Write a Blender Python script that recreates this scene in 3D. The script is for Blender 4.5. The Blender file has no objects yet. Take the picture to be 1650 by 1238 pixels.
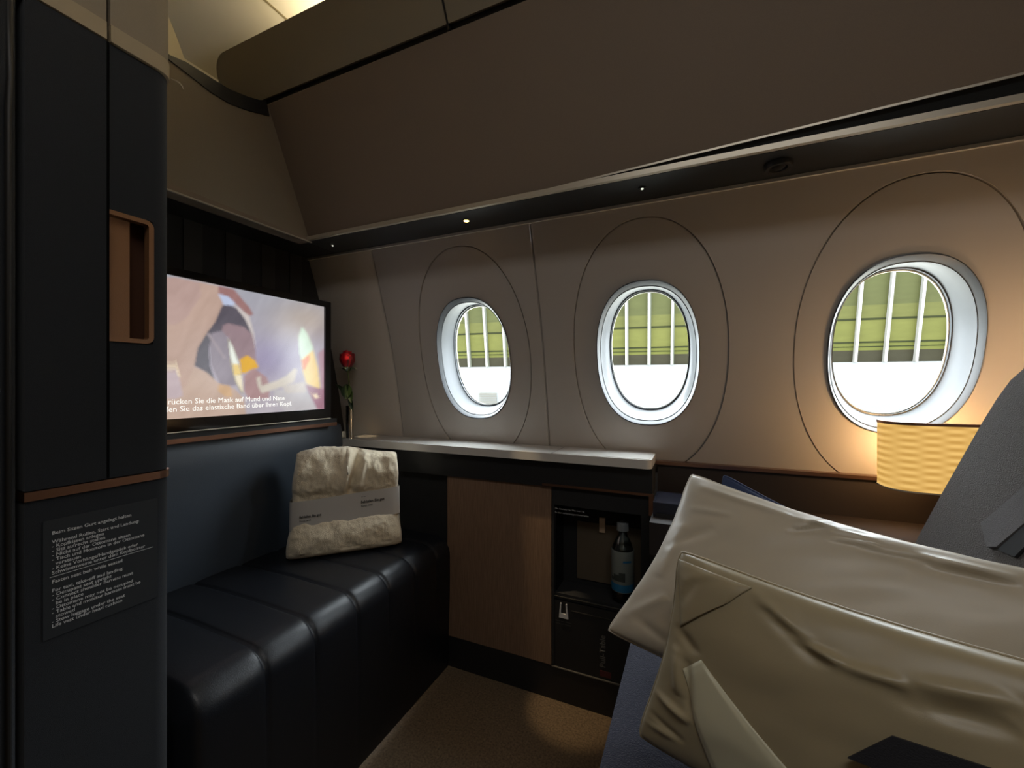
import bpy, bmesh, math, random
from mathutils import Vector, Matrix, noise
random.seed(7)
S = bpy.context.scene
COL = S.collection
EYE = 1.06                       # camera height above the carpet; all z below are written relative to the eye
PI = math.pi

# ---------------------------------------------------------------- camera model (also used to lay out measured points)
FPX, YAW = 668.0, math.radians(23.8)
FV = Vector((-math.sin(YAW), math.cos(YAW), 0)); RV = Vector((math.cos(YAW), math.sin(YAW), 0)); ZV = Vector((0, 0, 1))
def ray(px, py): return FV + RV*((px-825)/FPX) + ZV*((619-py)/FPX)
def atx(px, py, X): d = ray(px, py); return d*(X/d.x)
def aty(px, py, Y): d = ray(px, py); return d*(Y/d.y)
def atz(px, py, Z): d = ray(px, py); return d*(Z/d.z)
def proj(p):
    d = p.dot(FV); return 825+FPX*p.dot(RV)/d, 619-FPX*p.z/d

# ---------------------------------------------------------------- materials
def lin(c):
    return tuple(((x/255)/12.92 if x/255 <= .04045 else (((x/255)+.055)/1.055)**2.4) for x in c)
MATS = {}
def mat(name, rgb, rough=.6, metal=0, spec=.5, bump=0, bscale=400, var=0, vscale=60, aniso=None, sheen=0, coat=0, stretch=(1, 1, 1), emis=None, estr=0):
    if name in MATS: return MATS[name]
    m = bpy.data.materials.new(name); m.use_nodes = True; nt = m.node_tree; N = nt.nodes; L = nt.links
    b = N['Principled BSDF']; c = lin(rgb)+(1,)
    b.inputs['Base Color'].default_value = c; b.inputs['Roughness'].default_value = rough
    b.inputs['Metallic'].default_value = metal; b.inputs['Specular IOR Level'].default_value = spec
    if sheen: b.inputs['Sheen Weight'].default_value = sheen; b.inputs['Sheen Roughness'].default_value = .4
    if coat: b.inputs['Coat Weight'].default_value = coat
    if emis: b.inputs['Emission Color'].default_value = lin(emis)+(1,); b.inputs['Emission Strength'].default_value = estr
    if bump or var:
        tc = N.new('ShaderNodeTexCoord'); mp = N.new('ShaderNodeMapping'); mp.inputs['Scale'].default_value = stretch
        L.new(tc.outputs['Object'], mp.inputs['Vector'])
    if var:
        n = N.new('ShaderNodeTexNoise'); n.inputs['Scale'].default_value = vscale; n.inputs['Detail'].default_value = 5
        L.new(mp.outputs[0], n.inputs['Vector'])
        r = N.new('ShaderNodeMix'); r.data_type = 'RGBA'
        r.inputs[6].default_value = tuple(x*(1-var) for x in c[:3])+(1,); r.inputs[7].default_value = tuple(min(1, x*(1+var)) for x in c[:3])+(1,)
        L.new(n.outputs['Fac'], r.inputs[0]); L.new(r.outputs[2], b.inputs['Base Color'])
    if bump:
        n = N.new('ShaderNodeTexNoise'); n.inputs['Scale'].default_value = bscale; n.inputs['Detail'].default_value = 3
        L.new(mp.outputs[0], n.inputs['Vector'])
        bp = N.new('ShaderNodeBump'); bp.inputs['Strength'].default_value = bump; bp.inputs['Distance'].default_value = .002
        L.new(n.outputs['Fac'], bp.inputs['Height']); L.new(bp.outputs[0], b.inputs['Normal'])
    MATS[name] = m; return m

M = dict(
    wall=mat('cabin_wall_panel', (180, 173, 165), .55, bump=.08, bscale=900),
    bezel=mat('window_bezel', (84, 88, 92), .34),
    gasket=mat('window_gasket', (205, 203, 190), .5),
    beige=mat('beige_panel_fabric', (138, 126, 108), .8, bump=.25, bscale=700, var=.06, vscale=300),
    bin=mat('bin_shell', (156, 146, 126), .6, bump=.15, bscale=700),
    brown=mat('taupe_lining', (140, 124, 108), .75, bump=.25, bscale=700, var=.05, vscale=300),
    ceil=mat('ceiling_panel', (205, 196, 174), .7),
    black=mat('black_trim', (36, 36, 37), .45),
    matte=mat('matte_black', (32, 32, 33), .8),
    soffit=mat('soffit_black', (36, 39, 41), .36, bump=.05, bscale=600),
    silver=mat('champagne_strip', (206, 196, 178), .35, metal=.35),
    bronze=mat('bronze_trim', (150, 112, 92), .28, metal=.9),
    copper=mat('copper_handle', (140, 100, 68), .5, metal=.3, bump=.1, bscale=800),
    charcoal=mat('charcoal_fabric', (42, 44, 48), .95, sheen=.12, spec=.25, bump=.5, bscale=1300, var=.25, vscale=900),
    leather=mat('dark_navy_leather', (25, 28, 34), .40, bump=.18, bscale=500),
    blueback=mat('slate_blue_leather', (64, 72, 82), .45, bump=.18, bscale=600),
    white=mat('white_solid_surface', (215, 212, 206), .22, coat=.3),
    carpet=mat('brown_carpet', (118, 98, 74), .95, bump=1.0, bscale=260, var=.95, vscale=170),
    fleece=mat('cream_fleece', (236, 222, 194), .95, sheen=.5, bump=1.0, bscale=420, var=.1, vscale=150),
    paper=mat('paper_band', (196, 192, 186), .7),
    ink=mat('black_ink', (20, 20, 20), .7),
    satin=mat('ivory_satin', (198, 187, 168), .38, sheen=.15, bump=.05, bscale=900),
    satin2=mat('champagne_satin', (164, 150, 120), .38, sheen=.15, bump=.05, bscale=900),
    navy=mat('navy_seat_fabric', (43, 44, 60), .9, bump=1.0, bscale=420, var=.5, vscale=420, sheen=.3),
    seatgrey=mat('grey_tweed', (84, 78, 75), .92, bump=1.0, bscale=330, var=.35, vscale=260, stretch=(1, 1, 3), sheen=.2),
    darkstone=mat('dark_brown_laminate', (46, 38, 33), .5, bump=.05, bscale=300),
    rose=mat('rose_petal', (200, 10, 30), .5, sheen=.3),
    rosed=mat('rose_outer_petal', (110, 6, 20), .55),
    green=mat('rose_leaf', (44, 66, 34), .5),
    stem=mat('rose_stem', (92, 104, 54), .5),
    chrome=mat('polished_steel', (205, 200, 192), .16, metal=1),
    glassy=mat('black_gloss', (10, 10, 11), .1, coat=.5),
    print=mat('white_lettering', (205, 205, 205), .7),
    red=mat('red_tag', (84, 34, 38), .7),
    tag=mat('beige_plate', (214, 186, 156), .6),
    cap=mat('bottle_cap', (116, 120, 122), .4),
    label=mat('bottle_label', (124, 130, 124), .5),
    labelblue=mat('bottle_label_blue', (40, 110, 150), .5),
    labeldark=mat('bottle_label_dark', (60, 66, 62), .5),
    navycush=mat('navy_blue_cloth', (40, 56, 92), .75, bump=.3, bscale=700),
    pod=mat('navy_gloss', (38, 40, 52), .22, coat=.4),
)

# wood: fine vertical grain
def wood():
    m = mat('walnut_veneer', (128, 88, 66), .5); nt = m.node_tree; N = nt.nodes; L = nt.links; b = N['Principled BSDF']
    tc = N.new('ShaderNodeTexCoord'); mp = N.new('ShaderNodeMapping'); mp.inputs['Scale'].default_value = (60, 60, 3)
    n = N.new('ShaderNodeTexNoise'); n.inputs['Scale'].default_value = 6; n.inputs['Detail'].default_value = 6
    r = N.new('ShaderNodeValToRGB'); r.color_ramp.elements[0].position = .3; r.color_ramp.elements[1].position = .72
    r.color_ramp.elements[0].color = lin((122, 96, 76))+(1,); r.color_ramp.elements[1].color = lin((148, 120, 97))+(1,)
    L.new(tc.outputs['Object'], mp.inputs[0]); L.new(mp.outputs[0], n.inputs['Vector']); L.new(n.outputs['Fac'], r.inputs[0]); L.new(r.outputs[0], b.inputs['Base Color'])
    return m
M['wood'] = wood()

def clear_glass(name, tint=(.96, .98, .96), gl=.06):
    m = bpy.data.materials.new(name); m.use_nodes = True; nt = m.node_tree; N = nt.nodes; L = nt.links
    N.remove(N['Principled BSDF']); o = N['Material Output']
    t = N.new('ShaderNodeBsdfTransparent'); t.inputs[0].default_value = tint+(1,)
    g = N.new('ShaderNodeBsdfGlossy'); g.inputs['Roughness'].default_value = .03
    fr = N.new('ShaderNodeLayerWeight'); fr.inputs[0].default_value = gl
    mx = N.new('ShaderNodeMixShader'); L.new(fr.outputs['Fresnel'], mx.inputs[0]); L.new(t.outputs[0], mx.inputs[1]); L.new(g.outputs[0], mx.inputs[2]); L.new(mx.outputs[0], o.inputs[0])
    return m
M['pane'] = clear_glass('window_pane', gl=.03)
M['pet'] = clear_glass('clear_bottle_plastic', (.80, .84, .85), .5)

def shade_mat():
    m = bpy.data.materials.new('woven_lamp_shade'); m.use_nodes = True; nt = m.node_tree; N = nt.nodes; L = nt.links; b = N['Principled BSDF']
    tc = N.new('ShaderNodeTexCoord'); mp = N.new('ShaderNodeMapping'); mp.inputs['Scale'].default_value = (1, 1, 1)
    br = N.new('ShaderNodeTexWave'); br.wave_type = 'BANDS'; br.bands_direction = 'Z'; br.inputs['Scale'].default_value = 24
    br.inputs['Distortion'].default_value = 0
    # basket weave: the phase of the horizontal bands flips from column to column
    sep = N.new('ShaderNodeSeparateXYZ'); L.new(tc.outputs['Object'], sep.inputs[0])
    def math_(op, a, bb=None):
        n = N.new('ShaderNodeMath'); n.operation = op
        if isinstance(a, (int, float)): n.inputs[0].default_value = a
        else: L.new(a, n.inputs[0])
        if bb is not None:
            if isinstance(bb, (int, float)): n.inputs[1].default_value = bb
            else: L.new(bb, n.inputs[1])
        return n.outputs[0]
    sx = math_('SINE', math_('MULTIPLY', sep.outputs['X'], 2*PI/.080))
    sz = math_('SINE', math_('MULTIPLY', sep.outputs['Z'], 2*PI/.0165))
    w = math_('ADD', math_('MULTIPLY', math_('MULTIPLY', sx, sz), .5), .5)
    r = N.new('ShaderNodeValToRGB'); r.color_ramp.elements[0].position = .1; r.color_ramp.elements[1].position = .95
    r.color_ramp.elements[0].color = (.60, .33, .075, 1); r.color_ramp.elements[1].color = (.90, .56, .17, 1)
    L.new(w, r.inputs[0]); L.new(r.outputs[0], b.inputs['Emission Color']); b.inputs['Emission Strength'].default_value = .80
    b.inputs['Base Color'].default_value = lin((90, 76, 50))+(1,); b.inputs['Roughness'].default_value = .7
    return m
M['shade'] = shade_mat()

# ---------------------------------------------------------------- building helpers
ORG = {}
def thing(name, label=None, cat=None, loc=(0, 0, 0), group=None, kind=None, parent=None):
    o = bpy.data.objects.new(name, None); COL.objects.link(o); o.empty_display_size = .05
    w = Vector(loc); ORG[o.name] = w
    if parent: o.parent = parent; o.location = w-ORG[parent.name]
    else: o.location = w+ZV*EYE
    tag(o, label, cat, group, kind); return o
def tag(o, label=None, cat=None, group=None, kind=None):
    if label: o['label'] = label
    if cat: o['category'] = cat
    if group: o['group'] = group
    if kind: o['kind'] = kind
    return o
def link(name, me, m, parent=None, smooth=False):
    """me is in eye-relative world coordinates; the origin goes to the middle of its base"""
    o = bpy.data.objects.new(name, me); COL.objects.link(o)
    vs = me.vertices
    lo = Vector([min(v.co[i] for v in vs) for i in range(3)]); hi = Vector([max(v.co[i] for v in vs) for i in range(3)])
    c = Vector(((lo.x+hi.x)/2, (lo.y+hi.y)/2, lo.z))
    me.transform(Matrix.Translation(-c)); ORG[o.name] = c
    if parent: o.parent = parent; o.location = c-ORG[parent.name]
    else: o.location = c+ZV*EYE
    if m is not None and not me.materials: me.materials.append(m)
    if smooth:
        for p in me.polygons: p.use_smooth = True
    return o
def raw(name, verts, faces, m, parent=None, smooth=False, recalc=True):
    me = bpy.data.meshes.new(name); me.from_pydata([tuple(v) for v in verts], [], faces); me.update()
    if recalc:
        bm = bmesh.new(); bm.from_mesh(me); bmesh.ops.recalc_face_normals(bm, faces=bm.faces); bm.to_mesh(me); bm.free()
    return link(name, me, m, parent, smooth)
def bmobj(name, bm, m, parent=None, smooth=False, bevel=0, seg=2):
    if bevel:
        es = [e for e in bm.edges if len(e.link_faces) == 2 and e.calc_face_angle(0) > .5]
        bmesh.ops.bevel(bm, geom=es, offset=bevel, segments=seg, profile=.5, affect='EDGES', clamp_overlap=True)
    bmesh.ops.recalc_face_normals(bm, faces=bm.faces)
    me = bpy.data.meshes.new(name); bm.to_mesh(me); bm.free()
    o = link(name, me, m, parent)
    if smooth or bevel:
        for p in me.polygons: p.use_smooth = True
        try: me.set_sharp_from_angle(angle=.7)
        except Exception: pass
    return o
def add_box(bm, x0, x1, y0, y1, z0, z1):
    v = [bm.verts.new(p) for p in ((x0, y0, z0), (x1, y0, z0), (x1, y1, z0), (x0, y1, z0), (x0, y0, z1), (x1, y0, z1), (x1, y1, z1), (x0, y1, z1))]
    for f in ((0, 3, 2, 1), (4, 5, 6, 7), (0, 1, 5, 4), (1, 2, 6, 5), (2, 3, 7, 6), (3, 0, 4, 7)): bm.faces.new([v[i] for i in f])
def box(name, x0, x1, y0, y1, z0, z1, m, parent=None, bevel=.003, seg=2):
    bm = bmesh.new(); add_box(bm, x0, x1, y0, y1, z0, z1); return bmobj(name, bm, m, parent, bevel=bevel, seg=seg)
def prism_bm(pts, vec):
    bm = bmesh.new(); a = [bm.verts.new(p) for p in pts]; b = [bm.verts.new(Vector(p)+Vector(vec)) for p in pts]
    bm.faces.new(a); bm.faces.new(b[::-1]); n = len(pts)
    for i in range(n): bm.faces.new((a[i], a[(i+1) % n], b[(i+1) % n], b[i]))
    return bm
def prism(name, pts, vec, m, parent=None, bevel=0, seg=2): return bmobj(name, prism_bm(pts, vec), m, parent, bevel=bevel, seg=seg)
def lathe(name, prof, c, m, parent=None, n=28, axis=None):
    """prof: (r, h) pairs from the base up"""
    vs, fs = [], []; c = Vector(c)
    for r, h in prof:
        for k in range(n):
            a = 2*PI*k/n; vs.append(c+Vector((r*math.cos(a), r*math.sin(a), h)))
    for j in range(len(prof)-1):
        for k in range(n): fs.append((j*n+k, j*n+(k+1) % n, (j+1)*n+(k+1) % n, (j+1)*n+k))
    if prof[0][0] > 1e-5: fs.append(tuple(range(n))[::-1])
    if prof[-1][0] > 1e-5: fs.append(tuple((len(prof)-1)*n+k for k in range(n)))
    me = bpy.data.meshes.new(name); me.from_pydata([tuple(v) for v in vs], [], fs)
    bm = bmesh.new(); bm.from_mesh(me); bmesh.ops.remove_doubles(bm, verts=bm.verts, dist=1e-6); bmesh.ops.recalc_face_normals(bm, faces=bm.faces); bm.to_mesh(me); bm.free()
    o = link(name, me, m, parent, smooth=True)
    try: me.set_sharp_from_angle(angle=.8)
    except Exception: pass
    return o
def tube_geo(path, rad, n=8):
    vs, fs = [], []; path = [Vector(p) for p in path]
    for i, p in enumerate(path):
        t = (path[min(i+1, len(path)-1)]-path[max(i-1, 0)]).normalized()
        u = t.cross(ZV); u = u.normalized() if u.length > 1e-3 else Vector((1, 0, 0)); w = t.cross(u)
        r = rad[i] if isinstance(rad, (list, tuple)) else rad
        for k in range(n):
            a = 2*PI*k/n; vs.append(p+u*(r*math.cos(a))+w*(r*math.sin(a)))
    for i in range(len(path)-1):
        for k in range(n): fs.append((i*n+k, i*n+(k+1) % n, (i+1)*n+(k+1) % n, (i+1)*n+k))
    fs.append(tuple(range(n))[::-1]); fs.append(tuple((len(path)-1)*n+k for k in range(n)))
    return vs, fs
def tube(name, path, rad, m, parent=None, n=8):
    vs, fs = tube_geo(path, rad, n); return raw(name, vs, fs, m, parent, smooth=True)
def grid(name, P, nu, nv, m, parent=None, closed=False, smooth=True):
    vs = [P(i/nu, j/nv) for j in range(nv+1) for i in range(nu+1)]
    fs = [(j*(nu+1)+i, j*(nu+1)+i+1, (j+1)*(nu+1)+i+1, (j+1)*(nu+1)+i) for j in range(nv) for i in range(nu)]
    return raw(name, vs, fs, m, parent, smooth)
def text(name, body, size, org, xd, yd, m, parent, align='LEFT', bold=0, line=1.0):
    cu = bpy.data.curves.new(name, 'FONT'); cu.body = body; cu.size = size; cu.align_x = align; cu.offset = bold; cu.space_line = line
    cu.resolution_u = 2
    t = bpy.data.objects.new('tmp', cu); COL.objects.link(t)
    dg = bpy.context.evaluated_depsgraph_get(); me = bpy.data.meshes.new_from_object(t.evaluated_get(dg))
    bpy.data.objects.remove(t); me.name = name; me.materials.clear()
    xd = Vector(xd).normalized(); yd = Vector(yd).normalized(); zd = xd.cross(yd)
    mx = Matrix((xd, yd, zd)).transposed().to_4x4(); mx.translation = Vector(org)
    me.transform(mx); return link(name, me, m, parent)
def lerp(a, b, t): return a+(b-a)*t
def sstep(a, b, x):
    t = max(0, min(1, (x-a)/(b-a))); return t*t*(3-2*t)
def curve_interp(pts, x):
    if x <= pts[0][0]: (x0, y0), (x1, y1) = pts[0], pts[1]; return y0+(y1-y0)*(x-x0)/(x1-x0)
    if x >= pts[-1][0]: (x0, y0), (x1, y1) = pts[-2], pts[-1]; return y0+(y1-y0)*(x-x0)/(x1-x0)
    for i in range(len(pts)-1):
        if pts[i][0] <= x <= pts[i+1][0]:
            x0, y0 = pts[i]; x1, y1 = pts[i+1]; h = x1-x0; t = (x-x0)/h
            m0 = (y1-pts[i-1][1])/(x1-pts[i-1][0]) if i > 0 else (y1-y0)/h
            m1 = (pts[i+2][1]-y0)/(pts[i+2][0]-x0) if i+2 < len(pts) else (y1-y0)/h
            return (2*t**3-3*t*t+1)*y0+(t**3-2*t*t+t)*h*m0+(-2*t**3+3*t*t)*y1+(t**3-t*t)*h*m1

# ================================================================ THE SETTING
XL, XR, YB = -1.95, 1.75, -1.15        # cabin shell
WPTS = [(-1.06, 1.52), (-.45, 1.495), (-.21, 1.457), (.14, 1.386), (.395, 1.307), (.516, 1.267), (.62, 1.225)]
def WY(z): return curve_interp(WPTS, z)

# --- window wall: one mesh with three openings, oval inset seams and panel joints
WC = [-.7785, -.1437, .4920, 1.1275]                     # window centres (X)
HZ, HW, HH = .0915, .157, .2265                          # opening: centre height, half width, half height
def oval(a, w, h, e=2.35):
    c, s = math.cos(a), math.sin(a); return w*math.copysign(abs(c)**(2/e), c), h*math.copysign(abs(s)**(2/e), s)
wv, wf = [], []
def wadd(x, z, off=0): wv.append((x, WY(z)+off, z)); return len(wv)-1
def wall_cell(x0, x1, cx, z0=-.45, z1=.60, hole=True):
    n = 96; rings = []
    def ring(fn, off): rings.append([wadd(*fn(2*PI*k/n), off) for k in range(n)])
    def R1(a): x, z = oval(a, HW, HH); return cx+x, HZ+z
    def R2(a, d=0): x, z = oval(a, .237+d, .395+d, 2.15); return cx+x, .098+z
    def RB(a):
        c, s = math.cos(a), math.sin(a); x, z = R2(a)
        dx, dz = x-cx, z-.098; ts = []
        if dx > 1e-9: ts.append((x1-cx)/dx)
        if dx < -1e-9: ts.append((x0-cx)/dx)
        if dz > 1e-9: ts.append((z1-.098)/dz)
        if dz < -1e-9: ts.append((z0-.098)/dz)
        t = min(ts); return cx+dx*t, .098+dz*t
    for t in (0, .33, .66): ring(lambda a, t=t: tuple(lerp(p, q, t) for p, q in zip(R1(a), R2(a, -.0032))), 0)
    ring(lambda a: R2(a, -.0032), 0); ring(lambda a: R2(a, -.0022), .006); ring(lambda a: R2(a, 0), .006); ring(lambda a: R2(a, .001), -.0015); ring(lambda a: R2(a, .004), -.0015)
    for t in (.5, 1): ring(lambda a, t=t: tuple(lerp(p, q, t) for p, q in zip(R2(a, .004), RB(a))), -.0015)
    for A, B in zip(rings, rings[1:]):
        for k in range(n): wf.append((A[k], A[(k+1) % n], B[(k+1) % n], B[k]))
    # square off the four corners of the cell
    for qx, qz in ((x0, z0), (x1, z0), (x0, z1), (x1, z1)):
        c = wadd(qx, qz, -.0015); last = rings[-1]
        ks = [k for k in range(n) if (abs(wv[last[k]][0]-qx) < 1e-6) or (abs(wv[last[k]][2]-qz) < 1e-6)]
        ang = math.atan2((qz-.098), (qx-cx)) % (2*PI)
        # the two ring vertices either side of the corner direction
        best = min(range(n), key=lambda k: (wv[last[k]][0]-qx)**2+(wv[last[k]][2]-qz)**2)
        for k in (best-1, best):
            a, b = last[k % n], last[(k+1) % n]
            wf.append((a, b, c))
def wall_strip(x0, x1, offs=(0, 0), z0=-.45, z1=.60, n=24):
    a = [wadd(x0, lerp(z0, z1, i/n), offs[0]) for i in range(n+1)]; b = [wadd(x1, lerp(z0, z1, i/n), offs[1]) for i in range(n+1)]
    for i in range(n): wf.append((a[i], b[i], b[i+1], a[i+1]))
XJ = [-1.16, -.492, .174, .8097, 1.445]
wall_strip(-1.56, XJ[0]-.004, (.0, -.0015))
wall_strip(XJ[0]-.004, XJ[0]-.002, (-.0015, .008)); wall_strip(XJ[0]-.002, XJ[0]+.002, (.008, .008)); wall_strip(XJ[0]+.002, XJ[0]+.004, (.008, -.0015))
wall_cell(XJ[0]+.004, XJ[1]-.004, WC[0])
wall_strip(XJ[1]-.004, XJ[1]-.002, (-.0015, .008)); wall_strip(XJ[1]-.002, XJ[1]+.002, (.008, .008)); wall_strip(XJ[1]+.002, XJ[1]+.004, (.008, -.0015))
wall_cell(XJ[1]+.004, XJ[2], WC[1])
wall_cell(XJ[2], XJ[3], WC[2])
wall_cell(XJ[3], XJ[4], WC[3])
wall_strip(XJ[4], XR, (-.0015, 0))
for a, b in ((-1.56, XR),):                                # plain lining below the panels
    k = [wadd(a, -1.06), wadd(b, -1.06), wadd(b, -.45), wadd(a, -.45)]; wf.append(tuple(k))
w = raw('wall_back', wv, wf, M['wall'], smooth=True, recalc=False)
try: w.data.set_sharp_from_angle(angle=.5)
except Exception: pass
bm = bmesh.new(); bm.from_mesh(w.data); bmesh.ops.remove_doubles(bm, verts=bm.verts, dist=1e-5); bmesh.ops.recalc_face_normals(bm, faces=bm.faces); bm.to_mesh(w.data); bm.free()
tag(w, kind='structure')

def make_window(i, cx):
    W = thing('window_%d' % i, kind='structure', loc=(cx, WY(HZ), -.135))
    n = 96; V, Fc = [], []
    def lip(a, s, dy):
        x, z = oval(a, HW*s, HH*s); return Vector((cx+x, WY(HZ+z)+dy, HZ+z))
    yc = 1.478                                             # pane plane leans with the hull
    def inner(a, s=1.0, dy=0):
        x, z = oval(a, .1265*s, .197*s, 2.3); zz = .110+z; return Vector((cx+x, yc-.235*(zz-.11)+dy, zz))
    rings = []
    rings.append([lip(2*PI*k/n, 1.012, .004) for k in range(n)])
    rings.append([lip(2*PI*k/n, 1.010, -.004) for k in range(n)])
    rings.append([lip(2*PI*k/n, .995, -.006) for k in range(n)])
    rings.append([lip(2*PI*k/n, .985, -.003) for k in range(n)])
    rings.append([lip(2*PI*k/n, .945, .014) for k in range(n)])
    rings.append([lip(2*PI*k/n, .938, .013) for k in range(n)])
    for t in (.06, .3, .6, .85, 1):
        rings.append([lip(2*PI*k/n, .93, .016).lerp(inner(2*PI*k/n, 1.02, -.006), t)+Vector((0, .010*math.sin(PI*t), 0)) for k in range(n)])
    rings.append([inner(2*PI*k/n, 1.0, -.006) for k in range(n)]); rings.append([inner(2*PI*k/n, 1.0, .004) for k in range(n)])
    for r in rings: V += r
    for j in range(len(rings)-1):
        for k in range(n): Fc.append((j*n+k, j*n+(k+1) % n, (j+1)*n+(k+1) % n, (j+1)*n+k))
    o = raw('bezel', V, Fc, M['bezel'], W, smooth=True)
    try: o.data.set_sharp_from_angle(angle=.9)
    except Exception: pass
    V, Fc = [], []
    for s, dy in ((1.0, .004), (.985, .003), (.985, .012), (1.03, .012)): V += [inner(2*PI*k/n, s, dy) for k in range(n)]
    for j in range(3):
        for k in range(n): Fc.append((j*n+k, j*n+(k+1) % n, (j+1)*n+(k+1) % n, (j+1)*n+k))
    raw('gasket', V, Fc, M['gasket'], W, smooth=True)
    raw('pane', [inner(2*PI*k/n, 1.0, .010) for k in range(n)], [tuple(range(n))], M['pane'], W)
    return W
for i, cx in enumerate(WC[:3]): make_window(i+1, cx)
# the fourth opening (outside the frame) has its shade down
n = 48
raw('window_4', [(WC[3]+oval(2*PI*k/n, HW*1.02, HH*1.02)[0], WY(HZ+oval(2*PI*k/n, HW*1.02, HH*1.02)[1])+.012, HZ+oval(2*PI*k/n, HW*1.02, HH*1.02)[1]) for k in range(n)], [tuple(range(n))], M['bezel'])['kind'] = 'structure'

# --- floor, ceiling, outer walls
tag(box('floor', XL, XR, YB, 1.54, -1.09, -1.06, M['carpet'], bevel=0), kind='structure')
CZ = 1.36
tag(box('ceiling', XL, XR, YB, 1.40, CZ, CZ+.03, M['ceil'], bevel=0), kind='structure')
tag(box('wall_left', XL-.03, XL, YB, 1.54, -1.06, CZ, M['ceil'], bevel=0), kind='structure')
tag(box('wall_right', XR, XR+.03, YB, 1.54, -1.06, CZ, M['beige'], bevel=0), kind='structure')
tag(box('wall_front', XL, XR, YB-.03, YB, -1.06, CZ, M['beige'], bevel=0), kind='structure')
# upper side lining between the window wall and the ceiling (behind the bins)
tag(raw('wall_upper', [(XL, 1.235, .58), (XR, 1.235, .58), (XR, 1.32, 1.0), (XL, 1.32, 1.0), (XR, 1.24, CZ), (XL, 1.24, CZ), (XL, 1.50, -.45), (XL, 1.235, .58), (-1.54, 1.235, .58), (-1.54, 1.50, -.45)],
    [(0, 1, 2, 3), (3, 2, 4, 5), (6, 9, 8, 7)], M['ceil']), kind='structure')
# ceiling joint
tag(box('trim_1', -1.395, -1.388, .3, 1.38, CZ-.004, CZ, mat('joint_shadow_gap', (120, 108, 80), .8), bevel=0), kind='structure')

# --- soffit strip under the side panel with its metal edges
SZ = .533
tag(box('trim_2', -1.53, XR, 1.112, 1.268, SZ, SZ+.012, M['soffit'], bevel=.002), kind='structure')
tag(box('trim_3', -1.33, XR, 1.100, 1.113, SZ+.001, SZ+.014, M['silver'], bevel=.002), kind='structure')
tag(box('trim_4', -1.53, XR, 1.2545, 1.266, SZ-.009, SZ-.0005, M['white'], bevel=.002), kind='structure')
# taupe side panel leaning in above the soffit; its lower edge rises towards the right and leaves a dark wedge
Pa = lambda t: Vector((0, lerp(1.108, .943, t), lerp(SZ+.012, .950, t)))
def side_panel():
    V, Fc = [], []
    xs = [-1.350, -.45, .0, .5, 1.1, XR]
    for x in xs:
        t0 = max(0, (x+.45))*.085
        for t in (t0, t0+.004, .980, .993):
            p = Pa(t); d = .0 if t not in (t0, .993) else .006
            V.append((x, p.y+d, p.z))
    for i in range(len(xs)-1):
        for j in range(3): a = i*4+j; Fc.append((a, a+1, a+5, a+4))
    return raw('trim_5', V, Fc, M['brown'])
tag(side_panel(), kind='structure')
p0, p1 = Pa(0), Pa(1)
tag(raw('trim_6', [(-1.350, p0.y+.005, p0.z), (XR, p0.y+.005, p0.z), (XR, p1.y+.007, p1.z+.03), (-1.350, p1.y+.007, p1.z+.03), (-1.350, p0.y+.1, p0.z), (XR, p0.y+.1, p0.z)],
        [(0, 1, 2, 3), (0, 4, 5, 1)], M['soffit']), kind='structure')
V = []
for x in (-.45, .0, .5, 1.1, XR):
    p = Pa(max(0, x+.45)*.085); V += [(x, p.y-.001, p.z-.0025), (x, p.y-.001, p.z+.0025), (x, p.y+.004, p.z)]
tag(raw('trim_7', V, [(i*3+j, i*3+(j+1) % 3, i*3+3+(j+1) % 3, i*3+3+j) for i in range(4) for j in range(3)], M['silver']), kind='structure')

# --- upper bulkhead above the monitor (beige), with its bronze lower ledge and curved black top trim
XB = -1.317
top = [(-.60, .93), (.30, .93), (.55, .898), (.674, .885), (.767, .866), (.85, .872), (.905, .889), (.940, .930)]
pts = [(XB, -.6, SZ+.012), (XB, 1.125, SZ+.012), (XB, 1.12, SZ+.03), (XB, .960, .94)]+[(XB, y, z) for y, z in top[::-1]]
tag(prism('trim_8', pts, (-.035, 0, 0), M['beige']), kind='structure')
V, Fc = [], []
for y, z, th in ((-.6, .93, .012), (.55, .898, .012), (.66, .886, .014), (.70, .879, .030), (.767, .866, .043), (.82, .866, .044), (.879, .880, .044), (.915, .893, .044), (.950, .905, .045)):
    for dx in (.004, -.06): V += [(XB+dx, y, z), (XB+dx, y-.012 if y > .94 else y, z+th)]
for i in range(8):
    a = i*4
    for q in ((0, 1, 5, 4), (1, 3, 7, 5), (3, 2, 6, 7), (2, 0, 4, 6)): Fc.append(tuple(a+k for k in q))
Fc += [(0, 1, 3, 2), (32, 33, 35, 34)]
tag(raw('trim_9', V, Fc, M['black']), kind='structure')
# ledge: taupe sloping underside with a thin bright edge
tag(prism('trim_10', [(XB+.004, -.6, SZ-.002), (XB+.004, 1.115, SZ-.002), (XB+.004, 1.115, SZ+.026), (XB-.010, 1.105, SZ+.04), (XB-.01, -.6, SZ+.04), (XB+.004, -.6, SZ+.026)], (-.06, 0, 0), M['brown'], bevel=.002), kind='structure')
tag(box('trim_11', XB, XB+.006, -.6, 1.118, SZ-.005, SZ-.001, M['silver'], bevel=.001), kind='structure')
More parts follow.
